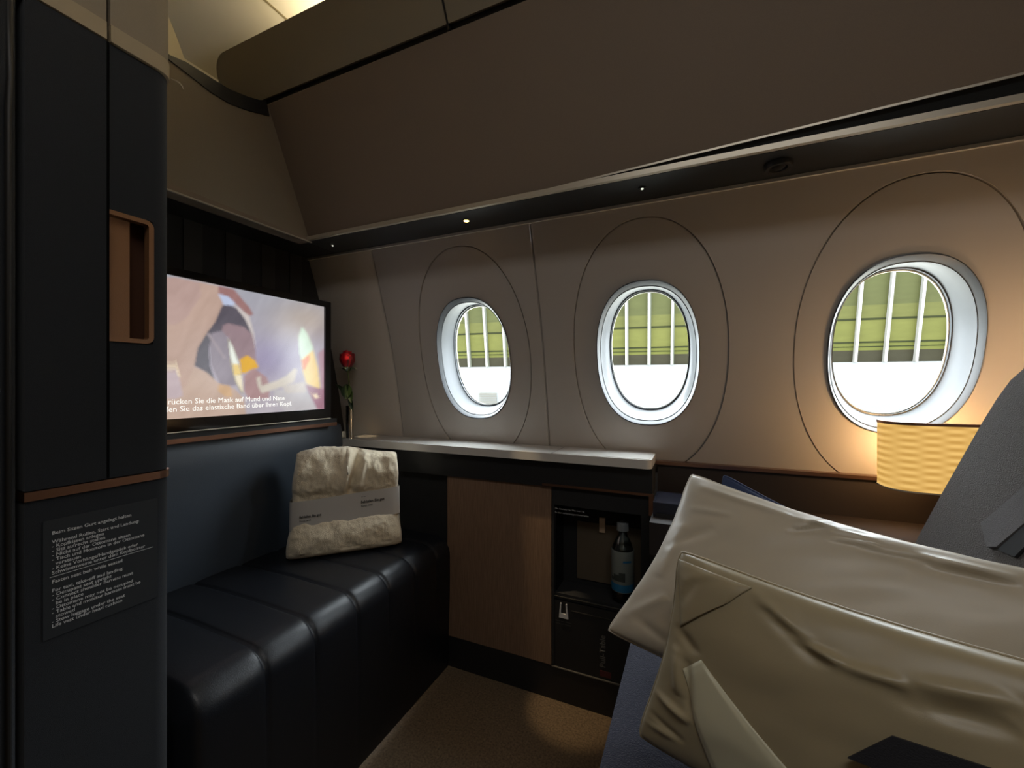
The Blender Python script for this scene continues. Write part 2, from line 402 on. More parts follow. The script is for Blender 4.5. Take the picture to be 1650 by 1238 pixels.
# dark recess behind the monitor, slatted
RX = -1.50
bm = bmesh.new()
prof = [(y, z) for y, z in ((-.6, -.22), (WY(-.22)+.0, -.22), (WY(-.05), -.05), (WY(.14), .14), (WY(.3), .3), (WY(.42), .42), (WY(SZ), SZ), (-.6, SZ))]
tag(prism('wall_recess', [(RX, y, z) for y, z in prof], (-.03, 0, 0), M['matte']), kind='structure')
for k, y in enumerate((.40, .53, .66, .79, .92, 1.05, 1.17)):
    tag(box('trim_%d' % (20+k), RX, RX+.004, y, y+.055, .10, SZ-.003, M['black'], bevel=.001), kind='structure')

tag(box('trim_13', -1.54, XB-.02, -.6, 1.26, SZ-.001, SZ+.004, M['black'], bevel=0), kind='structure')
tag(prism('trim_14', [(-1.45, .3, .80), (-1.45, .3, CZ), (-1.45, .60, CZ), (-1.45, .70, 1.16), (-1.45, .742, 1.07), (-1.45, .785, .97), (-1.45, .83, .80)], (-.03, 0, 0), M['ceil'], bevel=.003), kind='structure')

# --- overhead bin with a rounded end
b = thing('overhead_bin', 'olive beige overhead bin with rounded end running above the taupe side panel', 'overhead bin', (0, .95, .955))
up = Vector((0, -.477, .879)); out = Vector((0, .879, .477)); o0 = Vector((0, .943, .958))
def binp(x, s): return Vector((x, 0, 0))+o0+up*s
ptsb = []
def arc(cx, cs, r, a0, a1, n=10): return [binp(cx+r*math.cos(lerp(a0, a1, i/n)), cs+r*math.sin(lerp(a0, a1, i/n))) for i in range(n+1)]
ptsb += arc(-1.50+.075, .083, .075, PI, PI/2)
ptsb += [binp(.3, .158), binp(XR, .158), binp(XR, .003), binp(-1.36, .003)]
ptsb += arc(-1.50+.07, .065, .062, -PI/2, -PI)
prism('shell', ptsb, out*.22, M['bin'], b, bevel=.016, seg=4)
sb = [p-out*.002 for p in (binp(-.605, .158), binp(-.600, .158), binp(-.600, -.010), binp(-.605, -.010))]
prism('door_gap', sb, out*.012, M['black'], b)

# ================================================================ WARDROBE COLUMN (left)
XC = -.83
w = thing('wardrobe', 'tall charcoal fabric-covered wardrobe with copper recessed handle and printed notice at the left edge', 'wardrobe', (XC-.2, .32, -1.06))
def rounded_panel(name, y0, y1, z0, z1, m, r=.028, x=XC, depth=.36, round_far=True):
    p = [(x-depth, y0), (x, y0)]
    if round_far:
        for i in range(9): a = PI/2*i/8; p.append((x-r+r*math.cos(a), y1-r+r*math.sin(a)))
    else: p.append((x, y1))
    p.append((x-depth, y1))
    o = prism(name, [(q[0], q[1], z0) for q in p], (0, 0, z1-z0), m, w)
    for f in o.data.polygons: f.use_smooth = True
    try: o.data.set_sharp_from_angle(angle=.5)
    except Exception: pass
    return o
YE = .4232
# recess for the handle is cut out of the right front panel: built as four pieces around the opening, joined in one mesh
def front_with_recess():
    bm = bmesh.new(); y0, y1 = .3345, YE; hz0, hz1, hy1 = .066, .271, .3925
    r = .028; p = [(XC, hy1)]
    for i in range(11): a = PI/2*i/10; p.append((XC-r+r*math.cos(a), y1-r+r*math.sin(a)))
    p += [(XC-.36, y1), (XC-.36, hy1)]
    def pr(pp, z0, z1):
        a = [bm.verts.new((q[0], q[1], z0)) for q in pp]; b_ = [bm.verts.new((q[0], q[1], z1)) for q in pp]; n = len(pp)
        bm.faces.new(a[::-1]); bm.faces.new(b_)
        for i in range(n): bm.faces.new((a[i], a[(i+1) % n], b_[(i+1) % n], b_[i]))
    pr(p, -.146, .528)
    add_box(bm, XC-.36, XC, y0, hy1, -.146, hz0); add_box(bm, XC-.36, XC, y0, hy1, hz1, .528); add_box(bm, XC-.36, XC-.03, y0, hy1, hz0, hz1)
    o = bmobj('handle_panel', bm, M['charcoal'], w)
    for f in o.data.polygons: f.use_smooth = True
    try: o.data.set_sharp_from_angle(angle=.5)
    except Exception: pass
    return o
front_with_recess()
box('panel_gap', XC-.02, XC+.0023, .3318, .3352, -.146, .528, mat('gap_black', (6, 6, 7), .95, spec=.1), w, bevel=0)
rounded_panel('front_panel', .247, .3335, -.146, .528, M['charcoal'], x=XC+.002, round_far=False)
rounded_panel('lower_panel', .247, YE, -1.06, -.162, M['charcoal'])
# bronze rail wrapping the corner
V = []
pr_ = [(XC+.003, .246), (XC+.003, YE-.029)]+[(XC-.028+.031*math.cos(PI/2*i/8), YE-.028+.031*math.sin(PI/2*i/8)) for i in range(9)]+[(XC-.12, YE+.003), (XC-.12, .246)]
o = prism('rail', [(x, y, -.160) for x, y in pr_], (0, 0, .0125), M['bronze'], w)
# handle: frame ring, pull plate, dark slot
def ringbar(name, pts, th, d, m):
    """a flat bar of width th following pts in the (Y,Z) plane at the panel face"""
    V, Fc = [], []; n = len(pts)
    for i, (y, z) in enumerate(pts):
        a = Vector(pts[max(i-1, 0)]); c = Vector(pts[min(i+1, n-1)]); t = (c-a).normalized(); nn = Vector((-t.y, t.x))
        q = Vector((y, z))+nn*th
        V += [(XC+.002, y, z), (XC+.002, q.x, q.y), (XC-d, q.x, q.y), (XC-d, y, z)]
    for i in range(n-1):
        for j in range(4): a = i*4; Fc.append((a+j, a+(j+1) % 4, a+4+(j+1) % 4, a+4+j))
    Fc += [(0, 1, 2, 3), tuple((n-1)*4+k for k in (3, 2, 1, 0))]
    return raw(name, V, Fc, m, w)
r = .011; hp = [(.335, .0665), (.393-r, .0665)]+[(.393-r+r*math.sin(PI/2*i/6), .0665+r-r*math.cos(PI/2*i/6)) for i in range(1, 7)]
hp += [(.393-r+r*math.cos(PI/2*i/6), .2705-r+r*math.sin(PI/2*i/6)) for i in range(0, 7)]+[(.335, .2705)]
ringbar('handle_frame', hp, .007, .012, M['copper'])
box('handle_pull', XC-.024, XC-.010, .3355, .3655, .074, .263, M['copper'], w, bevel=.002)
box('handle_recess', XC-.0295, XC-.026, .3355, .3920, .068, .269, mat('dark_copper', (92, 58, 40), .6, metal=.4), w, bevel=0)
# notice with lettering
plc = thing('placard', parent=w, loc=(XC, .33, -.36))
box('plate', XC, XC+.0012, .264, .3985, -.3585, -.192, mat('notice_foil', (34, 37, 41), .7), plc, bevel=.0004)
notice = ["Beim Sitzen Gurt angelegt halten", "", "Während Rollen, Start und Landung:", "- Kopfkissen anlegen", "- Sitz aufrecht stellen", "- Nicht auf der Ottomane sitzen", "- Tisch und Monitore in der Ottomane", "  verstauen", "- Keine Vorhänge/Handgepäck oder",
          "Schwimmweste unter dem Kopfpolster", "", "Fasten seat belt while seated", "", "For taxi, take-off and landing:", "- Occupant seat upright", "- Connect shoulder harness must", "  be in place", "- Ottomane may not be occupied", "- Table and monitor harness must be", "  stowed", "- Stow luggage under the seat", "Life vest under head cushion"]
zt = -.2125; dz = .00625
for k, ln in enumerate(notice):
    if ln: text('lettering', ln, .0068, (XC+.0018, .2725, zt-dz*k), (0, 1, 0), (0, 0, 1), M['print'], plc, bold=.0001)
box('rule', XC+.0013, XC+.0018, .2705, .392, zt-dz*10+.0025, zt-dz*10+.0031, M['print'], plc, bevel=0)
# beige head panels above with a lighter lower lip
rounded_panel('upper_panel', .3365, YE+.001, .556, CZ-.01, M['beige'], x=XC+.002, depth=.30)
rounded_panel('upper_panel', -.35, .3315, .556, CZ-.01, M['beige'], x=XC+.002, depth=.30, round_far=False)
rounded_panel('upper_lip', .3365, YE+.002, .530, .5565, mat('pale_beige_lip', (160, 144, 118), .6), x=XC+.004, depth=.30)
rounded_panel('upper_lip', -.35, .3315, .530, .5565, M['beige'] if False else mat('pale_beige_lip', (160, 144, 118), .6), x=XC+.004, depth=.30, round_far=False)
tube('corner_trim', [aty(px, py, .436) for px, py in ((276, 127), (283, 130), (289, 133.5), (293, 138), (296, 144))], [.0008, .0011, .0012, .001, .0005], M['silver'], w)
# sliding suite door edge at the far left
d = thing('door_1', kind='structure', loc=(XC-.03, .19, -1.06))
bm = prism_bm([(XC-.07, -.5, -1.06), (XC+.012, -.5, -1.06), (XC+.014, .222, -1.06), (XC+.006, .236, -1.06), (XC-.006, .2405, -1.06), (XC-.07, .2405, -1.06)], (0, 0, 1.60))
bmobj('door_edge', bm, M['charcoal'], d, bevel=.004)
tube('door_pipe', [(XC+.014, .2285, -1.05), (XC+.014, .2285, .36), (XC+.010, .231, .40), (XC+.010, .231, .52)], .0035, mat('dark_steel', (60, 58, 56), .55, metal=.6), d)
box('door_header', XC-.07, XC+.012, -.5, .236, .56, CZ-.01, M['beige'], d, bevel=.003)

# ================================================================ MONITOR
XT = -1.28
mon = thing('monitor', 'large wall monitor with black frame showing an oxygen mask video beside the rose', 'monitor', (-1.38, .80, -.13))
sy0, sy1, sz0, sz1 = .446, 1.1465, -.0935, .2905
oy0, oy1, oz0, oz1 = .428, 1.172, -.131, .312
bm = bmesh.new()
outer = [(oy0, oz0), (oy1, oz0), (oy1, oz1), (oy0, oz1)]; inn = [(sy0, sz0), (sy1, sz0), (sy1, sz1), (sy0, sz1)]
xa, xb = XT+.006, XT-.05
A = [bm.verts.new((xa, y, z)) for y, z in outer]; B = [bm.verts.new((xa, y, z)) for y, z in inn]; Cc = [bm.verts.new((xb, y, z)) for y, z in outer]; D = [bm.verts.new((XT-.004, y, z)) for y, z in inn]
for i in range(4):
    j = (i+1) % 4
    bm.faces.new((A[i], A[j], B[j], B[i])); bm.faces.new((A[j], A[i], Cc[i], Cc[j])); bm.faces.new((B[i], B[j], D[j], D[i]))
bm.faces.new(Cc[::-1])
bmobj('bezel', bm, M['glassy'], mon, bevel=.0025)
box('edge_strip', XT+.004, XT+.008, oy0, oy1-.003, oz0-.0005, oz0+.0022, M['silver'], mon, bevel=.0005)
box('mount', RX, xb, .60, .98, -.03, .22, M['matte'], mon, bevel=.004)
# picture on the screen (what it shows, as colours of the lit panel)
def poly_in(x, y, P):
    c = False; j = len(P)-1
    for i in range(len(P)):
        if (P[i][1] > y) != (P[j][1] > y) and x < (P[j][0]-P[i][0])*(y-P[i][1])/(P[j][1]-P[i][1])+P[i][0]: c = not c
        j = i
    return c
SHAPES = [   # polygons over the picture, in steps of 1238 across the visible part
    ([(0, 30), (355, 100), (375, 170), (400, 280), (330, 390), (270, 470), (190, 610), (165, 740), (130, 900), (100, 1000), (0, 1180)], (190, 162, 148)),
    ([(0, 30), (200, 70), (220, 180), (100, 360), (0, 420)], (186, 158, 150)),
    ([(385, 262), (430, 250), (520, 290), (590, 380), (630, 480), (560, 470), (430, 400), (390, 470), (300, 480), (270, 470), (330, 390)], (92, 86, 96)),
    ([(430, 400), (560, 430), (630, 490), (650, 600), (660, 720), (600, 680), (520, 690), (440, 520), (380, 470), (390, 420)], (150, 126, 132)),
    ([(270, 470), (310, 480), (280, 600), (290, 740), (330, 860), (260, 790), (165, 740), (190, 600)], (98, 94, 102)),
    ([(300, 480), (390, 460), (440, 540), (455, 720), (500, 900), (370, 890), (300, 740), (285, 600)], (146, 136, 146)),
    ([(262, 485), (285, 480), (420, 680), (400, 690)], (160, 148, 154)),
    ([(355, 165), (420, 180), (500, 230), (470, 260), (400, 255)], (190, 200, 226)),
    ([(355, 100), (480, 130), (540, 200), (600, 270), (636, 330), (600, 345), (520, 270), (440, 190), (360, 165)], (158, 118, 116)),
    ([(470, 240), (600, 340), (640, 480), (655, 620), (630, 500), (570, 370)], (206, 196, 192)),
    ([(430, 520), (440, 525), (480, 600), (510, 680), (540, 800), (556, 970), (540, 960), (490, 870), (455, 740)], (168, 160, 140)),
    ([(440, 535), (470, 590), (505, 690), (520, 730), (470, 730), (450, 650)], (236, 240, 230)),
    ([(470, 725), (520, 730), (540, 810), (480, 815)], (236, 206, 130)),
    ([(482, 815), (542, 815), (555, 960), (530, 920), (505, 880)], (238, 226, 196)),
    ([(165, 745), (260, 790), (370, 890), (480, 920), (560, 1000), (580, 1140), (0, 1180), (0, 1000), (100, 900)], (194, 168, 152)),
    ([(360, 885), (450, 900), (470, 990), (420, 990), (350, 940)], (206, 168, 128)),
    ([(525, 690), (585, 655), (650, 700), (680, 755), (620, 770), (570, 800), (540, 800)], (222, 168, 40)),
    ([(560, 820), (640, 760), (740, 830), (770, 900), (760, 1000), (600, 1010), (560, 940)], (172, 138, 138)),
    ([(660, 840), (690, 820), (700, 900), (820, 860), (900, 820), (960, 760), (985, 770), (960, 870), (800, 930), (700, 960), (670, 900)], (206, 196, 182)),
    ([(800, 930), (1050, 940), (1150, 1050), (1150, 1100), (900, 1110), (800, 1010)], (188, 182, 184)),
    ([(860, 900), (1040, 870), (1060, 950), (900, 960)], (196, 186, 178)),
    ([(990, 500), (1020, 420), (1060, 460), (1110, 570), (1150, 740), (1175, 940), (1150, 930), (1050, 890), (1020, 760)], (186, 178, 168)),
    ([(996, 510), (1022, 428), (1062, 480), (1108, 590), (1110, 620), (1020, 690), (1003, 640)], (206, 226, 204)),
    ([(1020, 690), (1110, 615), (1150, 760), (1168, 930), (1060, 880), (1030, 780)], (232, 200, 128)),
    ([(1022, 700), (1080, 650), (1085, 690), (1040, 780), (1030, 770)], (222, 132, 84)),
    ([(1050, 890), (1160, 920), (1204, 900), (1204, 1090), (1150, 1095), (1100, 1000)], (158, 112, 128)),
    ([(1150, 640), (1204, 600), (1204, 920), (1175, 930)], (176, 140, 152)),
    ([(1088, 945), (1120, 975), (1140, 955), (1145, 985), (1172, 985), (1130, 1003)], (246, 226, 190)),
    ([(8, 680), (50, 830), (40, 835), (8, 730)], (240, 222, 190)),
    ([(0, 740), (45, 840), (75, 980), (0, 1010)], (190, 172, 176)),
]
def picture(X, Y):
    u = X/1204.; v = Y/1180.
    top_ = (168, 170, 178); mid = (170, 162, 176); bot = (186, 178, 184)
    c = [lerp(lerp(top_[i], mid[i], min(1, v*1.7)), bot[i], max(0, v*2-1)) for i in range(3)]
    d = math.exp(-((X-760)/220)**2-((Y-690)/170)**2); c = [a-d*k for a, k in zip(c, (22, 24, 8))]
    d = math.exp(-((X-1050)/260)**2-((Y-380)/160)**2); c = [a+d*k for a, k in zip(c, (14, 4, -16))]
    for P, k in SHAPES:
        if poly_in(X, Y, P): c = list(k)
    nz = noise.noise(Vector((X*.010+Y*.006, Y*.004, 1)))*9+noise.noise(Vector((X*.03+Y*.02, Y*.012, 5)))*5
    return tuple(max(0, min(255, a+nz)) for a in c)
def build_screen():
    NU, NV = 300, 170; vs, fs, cols = [], [], []
    for j in range(NV+1):
        for i in range(NU+1):
            p = Vector((XT-.002, lerp(sy0, sy1, i/NU), lerp(sz1, sz0, j/NV))); vs.append(p)
            px, py = proj(p); X, Y = max(14, (px-280)*4.952), (py-440)*4.952
            acc = [0, 0, 0]
            for dx, dy in ((0, 0), (9, 6), (-8, 7), (7, -9), (-8, -7)):
                c = lin(picture(X+dx, Y+dy)) if X > -60 else lin((182, 150, 134)); acc = [a+b_/5 for a, b_ in zip(acc, c)]
                if X <= -60: acc = [b_ for b_ in c]; break
            cols.append(acc)
    for j in range(NV):
        for i in range(NU): a = j*(NU+1)+i; fs.append((a, a+1, a+NU+2, a+NU+1))
    me = bpy.data.meshes.new('screen'); me.from_pydata([tuple(v) for v in vs], [], fs)
    at = me.color_attributes.new('picture', 'FLOAT_COLOR', 'POINT')
    for k, c in enumerate(cols): at.data[k].color = (*c, 1)
    m = bpy.data.materials.new('lit_screen'); m.use_nodes = True; nt = m.node_tree; b_ = nt.nodes['Principled BSDF']
    a = nt.nodes.new('ShaderNodeAttribute'); a.attribute_name = 'picture'
    nt.links.new(a.outputs['Color'], b_.inputs['Emission Color']); b_.inputs['Emission Strength'].default_value = .79
    b_.inputs['Base Color'].default_value = (.01, .01, .01, 1); b_.inputs['Roughness'].default_value = .25
    return link('screen', me, m, mon)
scr = build_screen()
msub = mat('subtitle_white', (250, 250, 245), .5, emis=(250, 248, 240), estr=.82)
ysub = (sy0+sy1)/2+.006
text('subtitle', "Drücken Sie die Mask auf Mund und Nase\nStreifen Sie das elastische Band über Ihren Kopf.", .0212, (XT-.0012, ysub, -.0545), (0, 1, 0), (0, 0, 1), msub, mon, align='CENTER', bold=0, line=.95)

# ================================================================ BENCH SOFA
sofa = thing('bench_sofa', 'dark navy leather bench with slate blue back below the monitor', 'sofa', (-1.15, .85, -1.06))
GR = [.604, .731, .868, .995, 1.12, 1.245]
ZS = -.578
def seat_prof():
    p = []; r = .062; xf = -.842
    p += [(-1.335, ZS-.004), (-1.25, ZS+.002), (-1.10, ZS+.004), (-1.0, ZS+.002)]
    for i in range(13): a = PI/2*(1-i/12); p.append((xf-r+r*math.cos(a), ZS-r+r*math.sin(a)))
    p += [(xf+.001, -.72), (xf+.001, -.80), (xf-.002, -.92), (xf-.004, -1.055)]
    return p
SP = seat_prof()
def seat_mesh():
    ys = []; y = .445
    while y < 1.326: ys.append(y); y += .0055
    ys.append(1.326); V, Fc = [], []
    n = len(SP)
    nr = []
    for i in range(n):
        a = Vector(SP[max(i-1, 0)]); c = Vector(SP[min(i+1, n-1)]); t = (c-a).normalized(); nr.append(Vector((-t.y, t.x)))
    for y in ys:
        g = sum(math.exp(-((y-q)/.0035)**2) for q in GR); puff = 0
        q0 = max([q for q in GR if q <= y] or [GR[0]-.127]); q1 = min([q for q in GR if q > y] or [q0+.127]); u = (y-q0)/(q1-q0); puff = .004*(1-(2*u-1)**4)
        end = sstep(.445, .475, y)
        for i, (x, z) in enumerate(SP):
            fade = 1 if i < 17 else max(0, 1-(i-16)*.34)
            d = (-.006*g+puff*.8)*fade-(1-end)*.03
            V.append((x+nr[i].x*d, y, z+nr[i].y*d))
    m = len(ys)
    for j in range(m-1):
        for i in range(n-1): a = j*n+i; Fc.append((a, a+1, a+n+1, a+n))
    # close the ends and back
    for j in (0, m-1):
        c = len(V); V.append((-1.335, ys[j], -1.055))
        for i in range(n-1): Fc.append((j*n+i, j*n+i+1, c))
    return raw('seat', V, Fc, M['leather'], sofa, smooth=True)
seat_mesh()
# slate blue back: gently rounded slab below the monitor rail
def back_mesh():
    p = [(-1.345, -.62), (-1.332, -.56), (-1.325, -.40), (-1.323, -.25), (-1.325, -.19), (-1.333, -.168), (-1.345, -.164), (-1.47, -.164), (-1.47, -.62)]
    V, Fc = [], []; n = len(p); ys = [.30, .31, .5, .7, .9, 1.1, 1.265, 1.277, 1.283]
    for k, y in enumerate(ys):
        sh = .008 if k in (0, len(ys)-1) else (.003 if k in (1, len(ys)-2) else 0)
        for x, z in p: V.append((x-sh if x > -1.4 else x, y, z))
    for j in range(len(ys)-1):
        for i in range(n): Fc.append((j*n+i, j*n+(i+1) % n, (j+1)*n+(i+1) % n, (j+1)*n+i))
    Fc += [tuple(range(n)), tuple((len(ys)-1)*n+i for i in range(n))]
    o = raw('back', V, Fc, M['blueback'], sofa, smooth=True)
    try: o.data.set_sharp_from_angle(angle=.8)
    except Exception: pass
back_mesh()
box('rail', -1.335, -1.296, .30, 1.222, -.1635, -.1505, M['bronze'], sofa, bevel=.003)
box('rail_base', -1.47, -1.300, .30, 1.225, -.1505, -.136, M['black'], sofa, bevel=.002)

# ================================================================ BLANKET with a paper band
bl = thing('blanket', 'folded cream fleece blanket with white paper band standing on the navy bench', 'blanket', (-1.09, 1.08, ZS+.006))
A0 = Vector((-1.215, .935, ZS+.008)); B0 = Vector((-.962, 1.202, ZS+.008))
bd = (B0-A0).normalized(); bn = Vector((bd.y, -bd.x, 0))                # bn faces the camera side
BW = (B0-A0).length
def blanket_point(u, s):
    """u along the width 0..1, s around the loop: 0..1"""
    # cross-section loop in (depth d, height h): front going up, over the top, down the back
    H = .335+.012*math.sin(u*5)-.008*(abs(2*u-1)**10)
    loop = [(-.020, .0), (.022, .004), (.040, .03), (.044, .07), (.030, .105), (.016, .125), (.012, .16), (.014, .195), (.030, .225), (.036, .27), (.026, .31), (.004, H), (-.03, H+.004), (-.06, H-.012), (-.085, .29), (-.092, .2), (-.090, .1), (-.080, .02), (-.055, .0)]
    n = len(loop); f = s*n; i = int(f) % n; t = f-int(f)
    p = [loop[(i+k-1) % n] for k in range(4)]
    cr = lambda a, b_, c, d_: .5*((2*b_)+(-a+c)*t+(2*a-5*b_+4*c-d_)*t*t+(-a+3*b_-3*c+d_)*t**3)
    d = cr(*[q[0] for q in p]); h = cr(*[q[1] for q in p])
    lean = -.10*h
    e = abs(2*u-1); endp = (1-e**10)**.5 if e < 1 else 0
    cd = -.022
    d = cd+(d-cd)*(.35+.65*endp)
    # width waists where the band squeezes it and swells at the bottom roll
    wd = 1.0-.075*sstep(.02, .13, h)+(-.03)*sstep(.2, .34, h)*(1 if u < .5 else .2)+.03*math.exp(-((h-.24)/.05)**2)
    uu = .5+(u-.5)*wd+(.022 if u < .5 else .0)*sstep(.06, .3, h)
    # crease running down from the top, right of the middle
    if d > cd and h > .17:
        cx = lerp(.60, .52, (.335-h)/.15); a = (u-cx)/.035
        d -= .016*math.exp(-a*a)*sstep(.17, .21, h); a = (u-cx-.085)/.03; d += .008*math.exp(-a*a)*sstep(.17, .22, h)
        a = (u-cx+.07)/.03; d += .007*math.exp(-a*a)*sstep(.17, .22, h)
        d -= .010*math.exp(-((u-.84)/.05)**2)*sstep(.25, .29, h)
    P = A0+bd*(uu*BW)+bn*(d+lean)+ZV*h
    nz = noise.noise(P*22)*.008+noise.noise(P*70)*.0028+noise.noise(P*170)*.0014
    if h < .02: nz = abs(nz)*.3
    return P+bn*nz*(1 if d > cd else -1)+ZV*(nz*.6 if h > .28 else 0)
def blanket_mesh():
    NU, NS = 110, 150; V = [blanket_point(i/NU, j/NS) for i in range(NU+1) for j in range(NS)]; Fc = []
    for i in range(NU):
        for j in range(NS): Fc.append((i*NS+j, i*NS+(j+1) % NS, (i+1)*NS+(j+1) % NS, (i+1)*NS+j))
    Fc += [tuple(range(NS)), tuple(NU*NS+j for j in range(NS))]
    o = raw('fleece', V, Fc, M['fleece'], bl, smooth=True)
blanket_mesh()
def band_point(u, h):
    uu = .5+(u-.5)*.95+.003; d = .026+.002*math.sin(u*7)-.012*abs(2*u-1)**8
    P = A0+bd*(uu*BW)+bn*(d-.10*h)+ZV*(h+.004-.016*(1-u)+.006*u); return P
def band_mesh():
    V, Fc = [], []; NU = 40
    us = [i/NU for i in range(NU+1)]; rows = (.100, .135, .170, .195)
    outer = []
    for h in rows:
        for u in us: V.append(band_point(u, h))
        for k, (uu, dd) in enumerate(((1.0, -.02), (.995, -.06), (.97, -.1), (.5, -.118), (.03, -.1), (.005, -.06), (0., -.02))):
            V.append(band_point(uu, h)+bn*(dd))
    n = NU+1+7
    for j in range(len(rows)-1):
        for i in range(n): Fc.append((j*n+i, j*n+(i+1) % n, (j+1)*n+(i+1) % n, (j+1)*n+i))
    return raw('paper_band', V, Fc, M['paper'], bl, smooth=True)
pb = band_mesh()
def band_text(s, u, h, size, bold):
    p = band_point(u, h)+bn*.004; xd = (band_point(u+.1, h)-band_point(u, h)).normalized(); yd = (band_point(u, h+.02)-band_point(u, h)).normalized()
    text('lettering', s, size, p, xd, yd, M['ink'], pb, bold=bold)
band_text("Schlafen Sie gut", .625, .158, .0125, .0003)
band_text("Sleep well", .625, .146, .0095, 0)
band_text("Schlafen Sie gut", .085, .142, .0105, .0003)
band_text("Sleep well", .085, .130, .0085, 0)
band_text("Ihr Bett", .63, .178, .005, 0)

# ================================================================ SIDE CABINET and its top
YC = 1.33; CXR = -.122; CXW = -.4405
cab = thing('side_cabinet', 'low cabinet with walnut panel and dark open niche below the white top', 'cabinet', (-.62, 1.40, -1.06))
box('wood_panel', -.852, CXW-.002, YC, YC+.018, -.9455, -.3445, M['wood'], cab, bevel=.001)
box('plinth', -.848, CXR, YC+.001, 1.44, -1.06, -.9475, M['black'], cab, bevel=.002)
box('plinth_line', CXW, CXR-.004, YC-.002, YC+.004, -.9495, -.9462, mat('pale_line', (110, 105, 96), .5), cab, bevel=.0005)
box('top_band', -1.32, CXR+.004, YC-.008, YC+.10, -.344, -.2565, M['black'], cab, bevel=.004)
box('bronze_line', -.47, CXR+.006, YC-.013, YC-.006, -.341, -.3335, M['bronze'], cab, bevel=.002)
box('bronze_end', CXR-.006, CXR+.008, YC-.010, YC+.006, -.40, -.336, M['bronze'], cab, bevel=.002)
# carcass with the niche (open box) and the drop-down front below it
bm = bmesh.new(); NX0, NX1, NZ0, NZ1, ND = CXW+.008, CXR-.03, -.700, -.405, .10
add_box(bm, CXW, NX0, YC, YC+ND, -.9455, -.344); add_box(bm, NX1, CXR, YC, YC+ND, -.9455, -.344)
add_box(bm, NX0, NX1, YC+.001, YC+ND, NZ1, -.344); add_box(bm, NX0, NX1, YC+.004, YC+ND, NZ0-.02, NZ0)
add_box(bm, NX0, NX1, YC+ND-.004, YC+ND, -.9455, NZ1)
add_box(bm, -1.32, CXW-.003, YC+.02, YC+ND, -.9455, -.344)
bmobj('carcass', bm, M['matte'], cab)
box('niche_back', NX0+.055, NX1, YC+ND-.008, YC+ND-.004, NZ0+.02, NZ0+.22, mat('niche_back_brown', (96, 84, 68), .6), cab, bevel=0)
box('niche_side', NX0, NX0+.004, YC+.02, YC+ND-.006, NZ0, NZ1, M['glassy'], cab, bevel=0)
box('drop_front', NX0, NX1, YC+.002, YC+.016, -.9445, NZ0-.024, M['black'], cab, bevel=.002)
box('drop_seam', NX0+.06, NX1, YC-.0005, YC+.004, -.7505, -.7485, mat('seam_grey', (52, 50, 46), .5), cab, bevel=0)
box('shelf_edge', NX0, NX1, YC+.001, YC+.006, NZ0-.012, NZ0-.009, mat('seam_grey2', (70, 68, 62), .5), cab, bevel=0)
# latch: pale U-shaped pull
lz0, lz1 = -.778, -.730; lx = -.3985
o = raw('latch', [(lx-.016, YC-.003, lz0), (lx+.016, YC-.003, lz0), (lx+.011, YC-.003, lz1), (lx+.007, YC-.003, lz1), (lx+.009, YC-.003, lz0+.014), (lx-.010, YC-.003, lz0+.014), (lx-.008, YC-.003, lz1), (lx-.012, YC-.003, lz1),
      (lx-.016, YC+.003, lz0), (lx+.016, YC+.003, lz0), (lx+.011, YC+.003, lz1), (lx+.007, YC+.003, lz1), (lx+.009, YC+.003, lz0+.014), (lx-.010, YC+.003, lz0+.014), (lx-.008, YC+.003, lz1), (lx-.012, YC+.003, lz1)],
      [(0, 1, 4, 5), (1, 2, 3, 4), (0, 5, 6, 7)]+[(i, (i+1) % 8, (i+1) % 8+8, i+8) for i in range(8)], M['print'], cab)
for k, (zz, s, ln) in enumerate(((-.4185, .0095, 'Max. Beladung 1 kg / Max. load 1 kg'), (-.4315, .0095, 'Bei Start und Landung geschlossen halten'))):
    text('lettering', ln, s*.72, (NX0+.004, YC-.0006, zz), (1, 0, 0), (0, 0, 1), M['print'], cab)
for k, zz in enumerate((-.792, -.801)):
    text('lettering', 'Push to open / Drücken', .0055, (NX0+.006, YC+.0005, zz), (1, 0, 0), (0, 0, 1), mat('grey_lettering', (110, 108, 100), .7), cab)
text('lettering', 'Pull-Table', .026, (-.262, YC+.0008, -.908), (0, 0, 1), (-1, 0, 0), mat('grey_lettering2', (112, 110, 104), .7), cab, bold=.0003)
box('red_tag', -.279, -.243, YC+.0005, YC+.0016, -.949+.012, -.918, M['red'], cab, bevel=0)
box('switch_plate', -.2985, -.279, YC+.085, YC+.0915, -.5060, -.4560, M['tag'], cab, bevel=.001)

tt = thing('console_top', 'long white solid-surface top running along under the windows from the vase', 'tabletop', (-.73, 1.38, -.2555))
def slab(name, x0, x1, y0, y1, z0, z1, r, m, par):
    p = [(x0, y1), (x0, y0)]
    for cx, cy, a0 in ((x1-r, y0+r, -PI/2), (x1-r, y1-r, 0)):
        for i in range(7): a = a0+PI/2*i/6; p.append((cx+r*math.cos(a), cy+r*math.sin(a)))
    return prism(name, [(x, y, z0) for x, y in p], (0, 0, z1-z0), m, par, bevel=.0045, seg=3)
slab('slab', -1.372, -.118, 1.298, 1.452, -.2555, -.228, .018, M['white'], tt)
slab('tray_insert', -.428, -.124, 1.306, 1.447, -.2290, -.2268, .014, M['white'], tt)
box('tray_gap', -.4335, -.4285, 1.300, 1.450, -.2285, -.2274, mat('pale_gap', (96, 92, 88), .5), tt, bevel=0)

